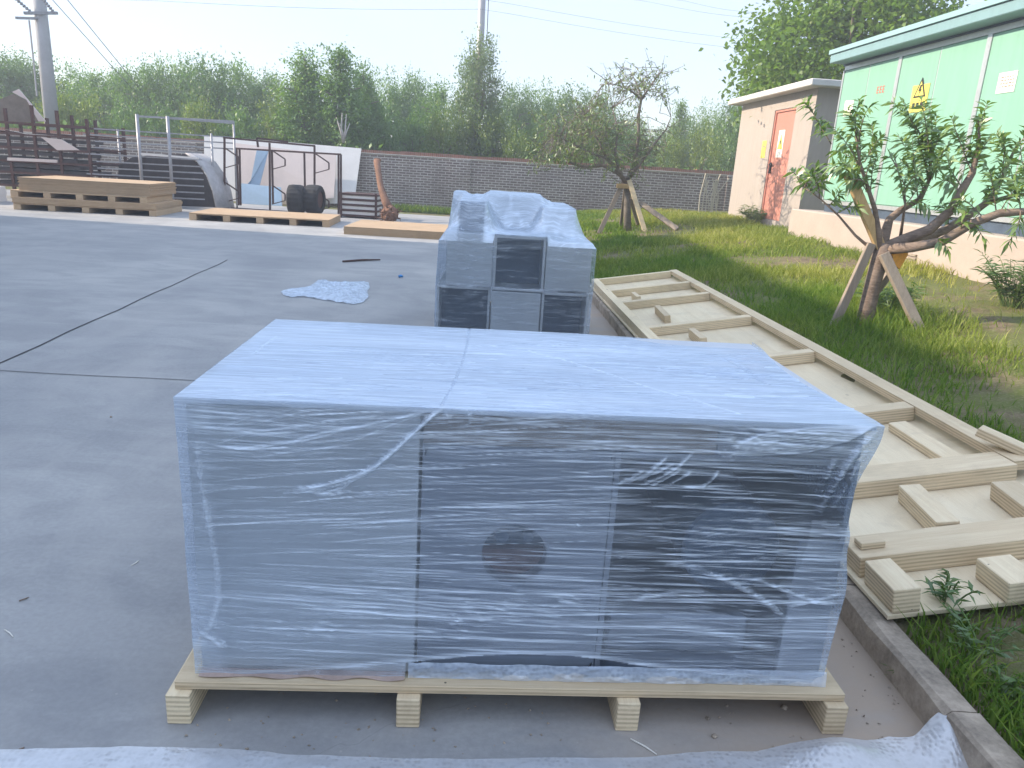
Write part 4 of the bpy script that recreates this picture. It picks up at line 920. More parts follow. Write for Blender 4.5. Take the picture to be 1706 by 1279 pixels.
for k in range(1): hbox(mb, sx0+.06, sx1-.06, -.0085, -.0065, sz1-.15-.11*k, sz1-.12-.11*k)
mb.build('lettering', M_post, y_o)

# ------------------------------------------------------------------ green transformer cabinet on a plinth
GA = PY(1387, 225, 14.0); GA[2] = 0; gdir = nrm(np.array([.074, -1., 0])); gn = np.array([-1., -.074, 0]); gyaw = math.atan2(gdir[1], gdir[0])
def GV(px, py, off=0.):
    p = PP(px, py, GA+gn*off, gn); return float((p-GA)@gdir), float(p[2])
gz1 = GV(1450, 99)[1]; gz0 = GV(1500, 352)[1]; ginto = 1 if (np.array([-gdir[1], gdir[0], 0])@gn) < 0 else -1
sub = thing('transformer_cabinet', 'long mint green metal cabinet with grey trim and teal roof on a plinth', 'electrical cabinet', tuple(GA), gyaw)
def gbox(mb, x0, x1, ya, yb_, z0, z1):
    l_, h_ = (min(ya*ginto, yb_*ginto), max(ya*ginto, yb_*ginto)); return mb.box((x0, l_, z0), (x1, h_, z1))
m1 = GV(1478, 215)[0]; m2 = GV(1630, 150)[0]; e0 = 0.0; pw = m2-m1
xs_ = [e0, m1, m2, m2+pw, m2+2*pw]; GL = xs_[-1]+.06
mb = MB(); gbox(mb, .02, GL-.02, .03, 2.4, gz0, gz1); mb.build('body', M_green, sub)
mb = MB(); gbox(mb, .02, GL-.02, .012, .03, gz0, gz0+.06); gbox(mb, .02, GL-.02, .012, .03, gz1-.07, gz1); mb.build('frame_rail', M_silver, sub)
for k, x in enumerate(xs_):
    mb = MB(); gbox(mb, x-.045+(.045 if k == 0 else 0), x+.045, .0, .029, gz0+.061, gz1-.071); mb.build('mullion', M_silver, sub, bevel=.004)
for k in range(4):
    a_, b_ = xs_[k]+.05, xs_[k+1]-.05; mid = (a_+b_)/2
    for (p, q_) in ((a_, mid-.012), (mid+.012, b_)):
        mb = MB(); gbox(mb, p, q_, .012, .028, gz0+.07, gz1-.08); d_ = mb.build('door', M_green, sub, bevel=.004)
    mb = MB(); gbox(mb, mid-.011, mid+.011, .016, .029, gz0+.07, gz1-.08); mb.build('seam_strip', M_silver, sub)
    mb = MB(); gbox(mb, mid+.05, mid+.08, -.02, .011, (gz0+gz1)/2-.12, (gz0+gz1)/2+.06); mb.build('handle', M_ink, sub)
rz0 = gz1+.001; rz1 = GV(1450, 81)[1]
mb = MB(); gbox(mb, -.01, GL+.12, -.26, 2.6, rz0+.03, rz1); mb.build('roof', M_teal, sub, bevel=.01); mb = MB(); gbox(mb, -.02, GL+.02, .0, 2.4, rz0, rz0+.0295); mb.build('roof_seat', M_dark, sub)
l_ = -.29*ginto
mb = MB(); mb.add([(-.03, l_, rz1+.001), (GL+.14, l_, rz1+.001), (GL+.14, 2.65*ginto, rz1+.001), (-.03, 2.65*ginto, rz1+.001), (-.03, l_, rz1+.07), (GL+.14, l_, rz1+.07), (GL+.14, 1.2*ginto, rz1+.22), (-.03, 1.2*ginto, rz1+.22), (GL+.14, 2.65*ginto, rz1+.07), (-.03, 2.65*ginto, rz1+.07)],
    [(0, 1, 2, 3), (0, 1, 5, 4), (4, 5, 6, 7), (7, 6, 8, 9), (2, 3, 9, 8), (0, 4, 7, 9, 3), (1, 5, 6, 8, 2)]); mb.build('roof_cap', mat_metal_paint('teal_cap', (.27, .42, .42), .4, .15), sub)
plinth = thing('concrete_plinth', 'pink plastered plinth carrying the green electrical cabinet', 'plinth', tuple(GA), gyaw)
mb = MB(); gbox(mb, -.45, GL+.3, -.34, 2.7, .2, gz0-.14); mb.build('base', M_plinth, plinth, bevel=.02)
mb = MB(); gbox(mb, .05, GL-.05, .05, 2.3, gz0-.139, gz0-.001); mb.build('support', M_dark, plinth)
vx, vz = GV(1510, 436, .34)
mb = MB()
for k in range(6): gbox(mb, vx-.16, vx+.22, -.365, -.342, vz-.13+.045*k, vz-.105+.045*k)
mb.build('vent_grille', M_kerb, plinth)
# things stuck on the green doors
def sheet_on(name, label, cat, px0, py0, px1, py1, mat, lines=4, ink=M_ink, tilt=0.):
    x0, z1 = GV(px0, py0); x1, z0 = GV(px1, py1); x0, x1 = min(x0, x1), max(x0, x1)
    r = thing(name, label, cat, tuple(GA), gyaw); mb = MB(); gbox(mb, x0, x1, .004, .0115, z0, z1); mb.build('sheet', mat, r)
    if lines:
        mb = MB(); hh = (z1-z0)
        for k in range(lines):
            xx = x0+.06*(x1-x0)+.1*(x1-x0)
            while xx < x1-.16*(x1-x0):
                w_ = random.uniform(.06, .16)*(x1-x0); gbox(mb, xx, min(xx+w_, x1-.1*(x1-x0)), .0015, .0038, z1-hh*(.2+.62*k/lines)-hh*.06, z1-hh*(.2+.62*k/lines)); xx += w_+.05*(x1-x0)
        mb.build('lettering', ink, r)
    return r, x0, x1, z0, z1
sheet_on('paper_notice', 'cream paper notice with faint lines of print on the nearest green doors'.replace('nearest', 'last visible'), 'notice', 1665, 122, 1688, 152, M_paper, 4, M_post)
sheet_on('paper_notice', 'white paper label on the first green door beside the hut', 'notice', 1408, 168, 1418, 192, M_paper, 0)
r, x0, x1, z0, z1 = sheet_on('warning_sign', 'yellow high voltage sign with black triangle on the green cabinet doors', 'sign', 1521, 143, 1540, 185, M_yellow, 0)
xm = (x0+x1)/2; hw_ = (x1-x0)*.36; zc = z1-(z1-z0)*.46
def gpris(poly, depth, mat, nm): MB().prism([(p[0], depth*ginto, p[1]) for p in poly], (0, .002*ginto, 0)).build(nm, mat, r)
gpris([(xm-hw_, zc), (xm+hw_, zc), (xm, zc+hw_*1.8)], .0012, M_ink, 'triangle'); gpris([(xm-hw_*.72, zc+hw_*.14), (xm+hw_*.72, zc+hw_*.14), (xm, zc+hw_*1.45)], -.0012, M_yellow, 'triangle_inner')
gpris([(xm-.01, zc+hw_*1.1), (xm+.035, zc+hw_*1.1), (xm+.01, zc+hw_*.7), (xm+.04, zc+hw_*.7), (xm-.02, zc+hw_*.2), (xm, zc+hw_*.55), (xm-.04, zc+hw_*.55)], -.0036, M_ink, 'bolt_mark')
mb = MB()
for k in range(3): gbox(mb, xm-hw_*.9+k*hw_*.65, xm-hw_*.9+k*hw_*.65+hw_*.4, .0005, .0035, z0+.05, z0+.13)
mb.build('lettering', M_ink, r)
# three small red characters
x0, zc = GV(1460, 150); r = thing('red_lettering', 'three small red characters on the second green door', 'lettering', tuple(GA), gyaw); mb = MB()
for k in range(3):
    q = x0+k*.085
    gbox(mb, q, q+.014, .008, .0115, zc-.05, zc+.05)
    for zz_ in (-.05, -.008, .036): gbox(mb, q+.015, q+.05, .008, .0115, zc+zz_, zc+zz_+.014)
mb.build('characters', M_red, r)

# ------------------------------------------------------------------ brick wall
wall = thing('brick_wall', 'long weathered grey brick wall with red brick coping across the back of the yard', 'wall', (0, WALL_Y, 0))
MB().box((-30, 0, -.1), (14, .24, 1.80)).build('wall_face', M_brick, wall)
t = NT('red_coping_brick'); co = t.coord('Object'); sp = t.n('ShaderNodeSeparateXYZ', {'Vector': co})
br = t.n('ShaderNodeTexBrick', {'Vector': t.n('ShaderNodeCombineXYZ', {'X': sp.outputs[0], 'Y': sp.outputs[2]}).outputs[0], 'Color1': (.24, .085, .05), 'Color2': (.33, .14, .09), 'Mortar': (.34, .28, .23), 'Scale': 1., 'Mortar Size': .006, 'Brick Width': .07, 'Row Height': .13})
nn_ = t.noise(co, 2.5, 5, .7); M_cop = t.done(t.bsdf(t.mix(t.math('MULTIPLY', t.ramp(nn_, [(.45, 0.), (.7, 1.)]), .6), br.outputs[0], (.22, .18, .14)), .9))
mb = MB(); x = -30.
while x < 14:
    L = random.uniform(.4, 1.6); mb.box((x, -.03, 1.822), (min(x+L, 14)-.004, .27, 1.93+random.uniform(-.015, .012))); x += L
mb.build('coping', M_cop, wall)
MB().box((-30, -.045, 1.8005), (14, .285, 1.8215)).build('mortar_band', M_paper if False else mat_plain('mortar', (.70, .67, .62), .9, 0, .2), wall)
pxw = PY(768, 300, WALL_Y)[0]
for dxp in (0, 9.5, -9.5, -18.5): MB().box((pxw-.32+dxp, -.12, -.1), (pxw+.32+dxp, -.001, 1.80)).build('pilaster', M_brick, wall)

# ------------------------------------------------------------------ goods in front of the wall
def ply_pallet(px0, px1, py_base, z, depth, label, stackh, Y, name='wooden_pallet', yaw=-.03, h=.15, cat='pallet'):
    pass
def pallet_at(label, x, y, z, w, d, yaw, h=.16, nsk=5, mat=None):
    r = thing('wooden_pallet', label, 'pallet', (x, y, z), yaw, 'plywood pallets by the far wall')
    MB().box((-w/2, 0, h-.035), (w/2, d, h)).build('deck', mat or M_ply2, r, bevel=.004)
    for k in range(nsk):
        u = -w/2+.08+(w-.16)*k/(nsk-1); MB().box((u-.08, -.01, 0), (u+.08, d, h-.0355)).build('skid', mat or M_ply2, r, bevel=.004)
    return r
def sheets_at(label, x, y, z, w, d, h, yaw, mat=None, n=6):
    r = thing('plywood_stack', label, 'plywood stack', (x, y, z), yaw, 'plywood stacks by the far wall'); z0 = 0
    mb = MB()
    for k in range(n):
        dh = h/n; j = random.uniform(-.015, .015); mb.box((-w/2+j, j*.6, z0+.002), (w/2+j, d+j, z0+dh)); z0 += dh
    mb.build('sheets', mat or M_ply2, r); return r
# left: two pallets, one on the other, each with sheets
pa_ = G(165, 352); w_ = 4.0; yw = -.12+.0
cxp, cyp = (-10.35, 17.9); yw = .13
pallet_at('lower plywood pallet under the tall sheet pile in front of the rusty rack', cxp+.1, cyp, .0, 3.15, 2.0, yw)
sheets_at('low layer of warm plywood sheets between two pallets', cxp+.1, cyp-.03, .162, 3.17, 2.05, .13, yw, n=4)
pallet_at('upper plywood pallet lifted on plywood sheets in front of the rusty rack', cxp-.03, cyp+.02, .294, 3.0, 1.9, yw, .15)
sheets_at('thick pile of warm plywood sheets on the upper pallet', cxp+.08, cyp+.1, .446, 2.9, 1.95, .29, yw, n=14)
p = G(427, 372); pallet_at('single empty plywood pallet in front of the brown steel frame', -6.15, 17.9, 0, 3.2, 2.0, .1, .17, 5)
sheets_at('low stack of plywood sheets lying on the concrete beside the wrapped stack', -2.75, 16.65, .0, 2.25, 2.2, .17, .03, n=7)
sheets_at('plywood sheet end peeping in beside the rusty rack', -14.0, 17.1, .0, 2.1, 1.3, .22, .12, n=5)
sheets_at('white edged sheet pile beside the rusty rack', -14.4, 18.6, .0, 2.2, 1.2, .38, .12, M_white, n=5)

# rusty rack
YR = 21.0
rack = thing('storage_rack', 'rusty dark storage rack filled with black sheets beside the wall', 'rack')
def RX(px, py, Y=YR): return PY(px, py, Y)
ups = []
for (px, py) in ((8, 180), (52, 175), (94, 184), (144, 198), (-40, 180)):
    p = RX(px, py); ups.append(p[0]); MB().box((p[0]-.035, YR-.035, 0), (p[0]+.035, YR+.035, p[2])).build('upright', M_rust, rack)
    MB().box((p[0]-.035+.25, YR+1.35, 0), (p[0]+.035+.25, YR+1.42, p[2]-.15)).build('upright', M_rust, rack)
ups.sort()
for z in (.35, .7, 1.0, 1.35, 1.7, 1.98):
    MB().box((ups[0], YR-.06, z-.03), (ups[-1], YR-.036, z+.03)).build('rail', M_rust, rack); MB().box((ups[0]+.25, YR+1.325, z-.03), (ups[-1]+.25, YR+1.349, z+.03)).build('rail', M_rust, rack)
for z in (.35, .7, 1.0, 1.35, 1.7):
    for x in ups[::2]: MB().bar((x+.045, YR-.03, z+.055), (x+.295, YR+1.32, z+.055), .04, .04).build('shelf_arm', M_rust, rack)
for i, z in enumerate((.36, .52, .72, .86, 1.02, 1.18, 1.37, 1.54)):
    o = MB().box((ups[0]+.1*random.random(), YR+.0, z), (ups[-1]-.1-.4*random.random(), YR+1.3, z+.09)).build('steel_sheet', M_blacks)
    tag(o, ['black sheet pack on the lowest rack level', 'second black sheet pack from the rack bottom', 'third black sheet pack from the rack bottom', 'fourth black sheet pack from the rack bottom', 'fifth black sheet pack from the rack bottom', 'sixth black sheet pack from the rack bottom', 'seventh black sheet pack from the rack bottom', 'topmost black sheet pack in the rusty rack'][i], 'sheet pack', 'sheet packs in the rusty rack')
def plate(name, pts, Y, mat, label, cat, th=.03, dY=None):
    P3 = [PY(x, y, Y+(dY[i] if dY else 0)) for i, (x, y) in enumerate(pts)]
    return tag(MB().prism(P3, (0, th, 0)).build(name, mat), label, cat)
plate('steel_offcut', [(8, 215), (40, 222), (95, 226), (42, 223)], YR-.08, M_white, 'bent pale sheet edge poking out of the rusty rack', 'sheet offcut')
plate('steel_offcut', [(68, 228), (102, 232), (132, 250), (95, 250)], YR-.1, M_cream, 'pinkish sheet offcut slanting inside the rusty rack', 'sheet offcut')
plate('timber_batten', [(12, 262), (95, 266), (95, 271), (12, 267)], YR-.1, M_cream, 'pale batten laid along the rusty rack', 'batten', .05)
plate('brown_board', [(-60, 175), (0, 165), (22, 156), (45, 168), (68, 202), (0, 205), (-60, 205)], YR+.45, M_card, 'large brown board corner rising out of the rusty rack', 'board', .03)
plate('edge_highlight', [(20, 153), (31, 148), (76, 202), (64, 202), (44, 166)], YR+.35, M_cream, 'narrow pinkish plate drawing the highlight along the brown board corner', 'board', .03)  # separate pink plate drawn as the bright highlight along the brown board's edge

# galvanised rack
YG = 20.9
grack = thing('storage_rack', 'tall grey tube rack with many thin bars and a curved sheet inside', 'rack')
gp = []
for (px, py, Y) in ((228, 190, YG), (279, 193, YG), (352, 222, YG+1.3), (389, 202, YG+1.8), (196, 215, YG+1.3)):
    p = PY(px, py, Y); gp.append(p); MB().tube([(p[0], p[1], 0), tuple(p)], .045 if Y == YG else .03, 8).build('upright', M_galv, grack, smooth=True)
MB().bar(gp[0]-(0, 0, .05), gp[3], .035, .05).build('top_rail', M_galv, grack); MB().bar(gp[1]-(0, 0, .05), gp[3]-(0, .02, .05), .035, .05).build('top_rail', M_galv, grack)
for k, z in enumerate((.25, .42, .6, .78, .95, 1.12, 1.3, 1.48, 1.64, 1.8, 1.96)):
    x1 = gp[2][0]+.1 if z < 1.6 else gp[3][0]
    MB().bar((gp[4][0]-.3*(k % 3 == 0), YG+.07, z), (x1, YG+.35 if z < 1.6 else YG+1.7, z+.02), .03, .035).build('cross_bar', M_galv, grack)
P3 = [PY(x, y, YG+.7) for x, y in ((200, 340), (196, 300), (198, 275), (220, 262), (262, 257), (308, 257), (326, 270), (342, 292), (352, 318), (358, 345))]
hood = MB().prism(P3, (.0, .06, 0)).build('curved_steel_hood', M_blacks); tag(hood, 'dark curved steel hood end standing inside the grey tube rack', 'steel hood')
P3 = np.array([[PY(x, y, YG+.62+d) + np.array([.55*d, 0, 0]) for x, y in ((308, 255), (327, 268), (343, 290), (353, 316), (359, 345))] for d in (0, 1.0)])
o = MB().grid(P3).build('curved_sheet', mat_plain('pale_curved_steel', (.42, .40, .40), .5, .2), smooth=True); sd = o.modifiers.new('thick', 'SOLIDIFY'); sd.thickness = .02; tag(o, 'pale bent sheet lying over the curved steel hood', 'bent sheet')
plate('timber_batten', [(232, 254), (330, 262), (330, 265), (232, 258)], YG-.02, M_white, 'thin white batten across the grey tube rack', 'batten', .05)
# person-like garden hose? no: pale tools leaning behind
plate('white_board', [(340, 225), (602, 247), (590, 338), (340, 345)], WALL_Y-.45, M_white, 'wide white board leaning on the brick wall behind the brown frame', 'board', .04, [.25, .25, -.35, -.35])
plate('cream_board', [(392, 238), (560, 258), (556, 330), (398, 335)], WALL_Y-.75, M_cream, 'cream pink board leaning in front of the wide white board', 'board', .03, [.2, .2, -.3, -.3])
plate('blue_board', [(428, 248), (447, 251), (424, 342), (396, 342), (398, 322), (418, 300)], WALL_Y-1.15, M_blue, 'narrow pale blue board edge between frame and cream board', 'board', .03, [.15, .15, -.25, -.25, -.2, -.1])
plate('blue_board', [(400, 305), (468, 312), (470, 344), (397, 342)], WALL_Y-1.6, M_blue, 'low pale blue board behind the brown frame foot', 'board', .03, [.1, .1, -.2, -.2])

# brown steel frame
YF = 22.3
bf = thing('bracket_stand', 'open brown steel frame with bent brackets in front of the white board', 'steel frame')
def fb(p0, p1, Y0=YF, Y1=None, w=.05, nm='rail'):
    MB().bar(PY(*p0, Y0), PY(*p1, Y1 if Y1 else Y0), w, w).build(nm, M_brown, bf)
for (a_, b_, Y) in (((374, 229), (374, 345), YF), ((449, 238), (450, 350), YF), ((524, 243), (524, 356), YF), ((394, 247), (398, 342), YF+.8), ((453, 250), (455, 340), YF+.8), ((507, 254), (508, 312), YF+.8), ((564, 257), (564, 357), YF+.3), ((568, 257), (568, 357), YF+.45), ((399, 246), (401, 342), YF+.95), ((428, 230), (430, 245), YF+.2)):
    fb(a_, b_, Y, nm='upright')
fb((372, 229), (525, 243)); fb((393, 247), (568, 257), YF+.8, YF+.4); fb((374, 346), (566, 358), YF, YF+.3); fb((428, 230), (480, 236), YF+.2)
for (x, y, Y) in ((376, 247, YF), (453, 250, YF), (526, 256, YF), (376, 304, YF), (453, 308, YF), (526, 320, YF)):
    mb = MB(); A_, B_, C_, D_ = PY(x, y, Y-.03), PY(x+22, y+15, Y-.03), PY(x+22, y+26, Y-.03), PY(x, y+32, Y-.03)
    mb.bar(A_, B_, .035, .035).bar(B_, C_, .035, .035).bar(C_, D_, .025, .025); mb.build('bracket', M_brown, bf)
# tyres
def tyre():
    r = thing('tyre', 'black tyre', 'tyre'); mb = MB(); n = 40; prof = [(-.20, .24), (-.22, .33), (-.19, .385), (-.10, .405), (.10, .405), (.19, .385), (.22, .33), (.20, .24)]; vs = []
    for i in range(n):
        a_ = 2*math.pi*i/n; k = .97+.03*(i % 2)
        for (y, rr) in prof: rr2 = rr*(k if rr > .38 else 1); vs.append((y, rr2*math.cos(a_), rr2*math.sin(a_)+.405))
    m_ = len(prof); mb.add(vs, [(i*m_+j, i*m_+j+1, ((i+1) % n)*m_+j+1, ((i+1) % n)*m_+j) for i in range(n) for j in range(m_-1)]); mb.build('tread', M_rubber, r)
    mb = MB().tube([(-.16, 0, .405), (.16, 0, .405)], .24, 28); mb.build('rim', M_rust, r); return r
p1, p2 = PY(497, 350, 21.6), PY(521, 350, 21.8); t0 = tyre(); t0['label'] = 'black tyre standing upright behind the empty pallet, beside the low blue board'; t0['group'] = 'tyres by the steel frame'
t0.location = (p1[0]-.05, 21.6, 0); t0.rotation_euler = (0, 0, .12); dup(t0, (p2[0]+.06, 21.75, .02), -.1, 'black tyre standing upright beside the frame post nearer the slatted crate')
# slatted crate
sc_o = thing('slatted_crate', 'low slatted crate of dark bars and white slabs beside the uprooted trunk', 'crate'); YS = 21.4
A_, B_ = PY(567, 340, YS)[0], PY(629, 340, YS)[0]
for k in range(5): MB().box((A_, YS, .04+.145*k), (B_, YS+.9, .09+.145*k)).build('slat', M_brown, sc_o)
for k in range(4): MB().box((A_+.03, YS+.03, .0925+.145*k), (B_-.03, YS+.85, .1825+.145*k)).build('white_slab', M_white, sc_o, bevel=.01)
for x in (A_+.02, B_-.04): MB().box((x-.03, YS-.045, 0), (x+.03, YS-.001, .70)).build('post', M_brown, sc_o)
# uprooted trunk with its root ball
YU = 21.0; up_ = thing('uprooted_tree', 'bare uprooted trunk with a root ball leaning on the brick wall', 'uprooted tree')
MB().tube([PY(650, 350, YU), PY(642, 335, YU+.2), PY(634, 310, YU+.6), PY(630, 285, YU+1.), PY(628, 268, YU+1.3)], [.13, .11, .085, .085, .10], 10).build('trunk', M_root, up_, smooth=True)
MB().tube([PY(629, 272, YU+1.25), PY(625, 264, YU+1.3)], [.05, .04], 8).tube([PY(629, 272, YU+1.25), PY(634, 265, YU+1.3)], [.05, .03], 8).build('stub', M_root, up_)
import bmesh
bm = bmesh.new(); bmesh.ops.create_icosphere(bm, subdivisions=4, radius=.24)
for v in bm.verts:
    n = float(fbm(v.co.x*9+3, v.co.y*9+v.co.z*11, 17)); v.co *= .72+.6*n
me = bpy.data.meshes.new('root_ball'); bm.to_mesh(me); bm.free(); me.materials.append(M_root); o = bpy.data.objects.new('root_ball', me); COL.objects.link(o); o.parent = up_; q = PY(650, 353, YU-.05); o.location = (q[0], q[1], .2)
mb = MB()
for i in range(26):
    d = nrm(np.array([rng.normal(), rng.normal()-.5, rng.normal()*.6])); s0 = np.array([q[0], q[1], .2])+d*.15; e0 = s0+d*rng.uniform(.12, .26); e0[2] = max(e0[2], .02); mb.tube([s0, (s0+e0)/2+rng.normal(size=3)*.03, e0], [.03, .02, .006], 5)
mb.build('roots', M_root, up_, smooth=True)

# ------------------------------------------------------------------ trees beyond the wall
def crown_points(kind, H, Rr, nclump, per, seed, spread):
    r = np.random.default_rng(seed); C = []; D = []; K = []
    ph = r.random(6)*6.28
    for i in range(nclump):
        while True:
            u = r.uniform(-1, 1, 3)
            if np.linalg.norm(u) <= 1 and np.linalg.norm(u) > .35: break
        a = math.atan2(u[1], u[0]); lobe = 1+.16*math.sin(2*a+ph[0]+2*u[2])+.13*math.sin(3*a+ph[1]-3*u[2])+.1*math.sin(5*u[2]+ph[2])
        if kind == 'poplar':
            t = (u[2]+1)/2; w = Rr*(.95 if t < .7 else .95-.9*(t-.7))*(1+.12*math.sin(3*a+9*t)); c = np.array([u[0]*w, u[1]*w, H*(.1+.9*t)])
        elif kind == 'spire':
            t = (u[2]+1)/2; w = Rr*(1.1-t*.85)*lobe; c = np.array([u[0]*w, u[1]*w, H*(.12+.86*t)])
        elif kind == 'shrub':
            c = np.array([u[0]*Rr*lobe, u[1]*Rr*lobe, H*(.48+.5*u[2])])
        else:
            t = (u[2]+1)/2; w = Rr*lobe*(.8+.3*math.sin(math.pi*t)); c = np.array([u[0]*w, u[1]*w, H*(.16+.80*t**.9)+.08*H*math.sin(4*a+ph[3])])
        n = int(per*r.uniform(.6, 1.4)); g = r.normal(size=(n, 3)); g *= spread*np.array([1, 1, .75])*r.uniform(.6, 1.35)
        if kind in ('poplar', 'spire'): g *= np.array([.7, .7, 1.5])
        out = nrm(c-np.array([0, 0, H*.45]))
        C.append(c+g); D.append(r.normal(size=(n, 3))*.9+out*.4+(np.array([0, 0, .9]) if kind == 'poplar' else np.array([0, 0, -.1]))); K.append(np.clip(r.random()*.45+r.random(n)*.55, 0, 1))
    # sprigs that break the outline
    for i in range(nclump//3):
        u = nrm(r.normal(size=3)+np.array([0, 0, .5])); c = np.array([u[0]*Rr*1.02, u[1]*Rr*1.02, H*(.55+.44*u[2])]) if kind not in ('poplar',) else np.array([u[0]*Rr*.6, u[1]*Rr*.6, H*r.uniform(.3, 1.02)])
        if kind == 'spire': tt = r.uniform(.3, 1.); c = np.array([u[0]*Rr*(1.1-tt*.85), u[1]*Rr*(1.1-tt*.85), H*(.12+.88*tt)])
        n = max(8, per//3); C.append(c+u*np.linspace(-spread, spread*1.5, n)[:, None]+r.normal(size=(n, 3))*spread*.4); D.append(r.normal(size=(n, 3))+u); K.append(r.random(n))
    return np.concatenate(C), np.concatenate(D), np.concatenate(K)
protos = {}
def make_tree(name, key, kind, H, Rr, ncl, per, seed, spread, leafL, mat, trunk=True, lw=.55):
    root = bpy.data.objects.new(name, None); COL.objects.link(root)
    C, D, K = crown_points(kind, H, Rr, ncl, per, seed, spread)
    C[:, 2] = np.maximum(C[:, 2], .05)
    r = np.random.default_rng(seed+1); L = r.uniform(.7, 1.25, len(C))*leafL
    leaves('crown', C, D, L, L*lw, mat, root, droop=.25, rnd=K)
    mb = MB(); rr = H*.022
    top = .97 if kind in ('poplar', 'spire') else .6
    mb.tube([(0, 0, -.3), (.03*H*.3, 0, H*.25), (-.02*H, .02*H, H*.45), (0, 0, H*top)], [rr*1.3, rr, rr*.8, rr*.25], 8)
    for i in range(7):
        a = r.random()*6.28; z0 = H*r.uniform(.18, .5); e = np.array([math.cos(a)*Rr*.75, math.sin(a)*Rr*.75, z0+H*r.uniform(.15, .4)]); mb.tube([(0, 0, z0), tuple(e*np.array([.45, .45, 1])-np.array([0, 0, .1])), tuple(e)], [rr*.6, rr*.4, rr*.1], 6)
    mb.build('trunk', M_bark2, root, smooth=True)
    protos[key] = dict(root=root, H=H, R=Rr, used=False); return root
make_tree('tree', 'r1', 'round', 5.2, 2.0, 150, 95, 11, .30, .125, L_dark); make_tree('tree', 'r2', 'round', 5.2, 2.1, 150, 95, 12, .28, .12, L_mid)
make_tree('tree', 'r3', 'round', 5.2, 1.9, 140, 95, 13, .30, .13, L_mid); make_tree('tree', 'r4', 'round', 5.2, 2.2, 160, 90, 14, .27, .115, L_dark)
make_tree('tree', 's1', 'spire', 6.2, 1.7, 160, 85, 15, .27, .125, L_mid); make_tree('tree', 's2', 'spire', 6.2, 1.6, 150, 85, 16, .27, .125, L_mid)
make_tree('shrub', 'b1', 'shrub', 3.0, 1.4, 90, 80, 17, .22, .12, L_light); make_tree('shrub', 'b2', 'shrub', 3.0, 1.5, 90, 80, 18, .24, .125, L_mid)
make_tree('poplar_tree', 'p1', 'poplar', 7.4, 1.35, 240, 75, 19, .24, .11, L_poplar)
def put_tree(key, px, ytop, Y, wpx, label, cat='tree', group='trees beyond the brick wall'):
    p = protos[key]; top = PY(px, ytop, Y); Hn = max(1.2, top[2]); Wn = wpx*Y/FPX
    sxy = Wn/(2.2*p['R']); szz = Hn/(p['H']*1.0); rz = random.random()*6.28
    if not p['used']:
        o = p['root']; p['used'] = True; o['label'] = label
    else: o = dup(p['root'], label=label)
    o.location = (top[0], Y, -.02); o.rotation_euler = (0, 0, rz); o.scale = (sxy, sxy, szz); tag(o, label, cat, group)
TR = [
 ('r1', -30, 95, 36, 150, 'hazy dense tree beyond the rusty rack, outermost of the row'), ('r4', 30, 90, 37, 130, 'hazy dense tree just beyond the concrete pole, on the rack side'), ('r2', 105, 108, 38, 130, 'hazy thin topped tree beside the concrete pole'),
 ('r3', 160, 126, 36, 120, 'low round tree under the two guy wires'), ('r1', 205, 122, 38, 110, 'dense tree where the guy wires come down'), ('r4', 250, 106, 35, 130, 'round dark tree behind the galvanised rack'),
 ('r2', 300, 101, 36, 120, 'full green tree behind the top rail of the grey rack'), ('r1', 345, 104, 34.5, 115, 'dark full tree behind the wide white board corner'), ('r3', 395, 112, 36, 120, 'dark tree above the brown steel frame'), ('r4', 440, 122, 37, 110, 'rounded tree beside the pair of spired trees'),
 ('s1', 508, 88, 30, 150, 'tall spired green tree, first of the pair above the white board'), ('s2', 566, 84, 29.5, 140, 'tall spired tree, higher of the pair above the white board'), ('s1', 606, 110, 31.5, 100, 'smaller spired tree beside the pair'),
 ('r2', 645, 124, 36, 100, 'greyish tree between the spired pair and the poplar'), ('r1', 692, 132, 37, 100, 'dull dark tree nearer the poplar'), ('r3', 735, 146, 34, 95, 'low dark tree touching the poplar'), ('r4', 858, 146, 35, 100, 'round tree just past the poplar'), ('r2', 905, 143, 36, 100, 'green tree second past the poplar'),
 ('r1', 955, 152, 37, 100, 'dense tree behind the leafy arm of the thin tree'), ('r3', 1005, 163, 36, 90, 'low tree hidden behind the thin tree crown'), ('r4', 1052, 196, 38, 80, 'lowest tree in the gap behind the thin tree'), ('s2', 1136, 172, 35, 62, 'pointed tree between the thin tree and the hut'), ('r2', 1178, 176, 36, 76, 'round tree close to the hut'), ('r1', 1228, 168, 34, 80, 'dark tree cut off by the hut roof'), ('r3', 1290, 190, 36, 120, 'tree mostly hidden behind the hut'),
 ('r4', 1110, 214, 37, 60, 'small low tree filling the gap beside the thin tree'),
]
for t_ in TR: put_tree(*t_)
put_tree('p1', 801, 56, 31, 92, 'tall grey green poplar with a pole rising out of its top', 'tree')
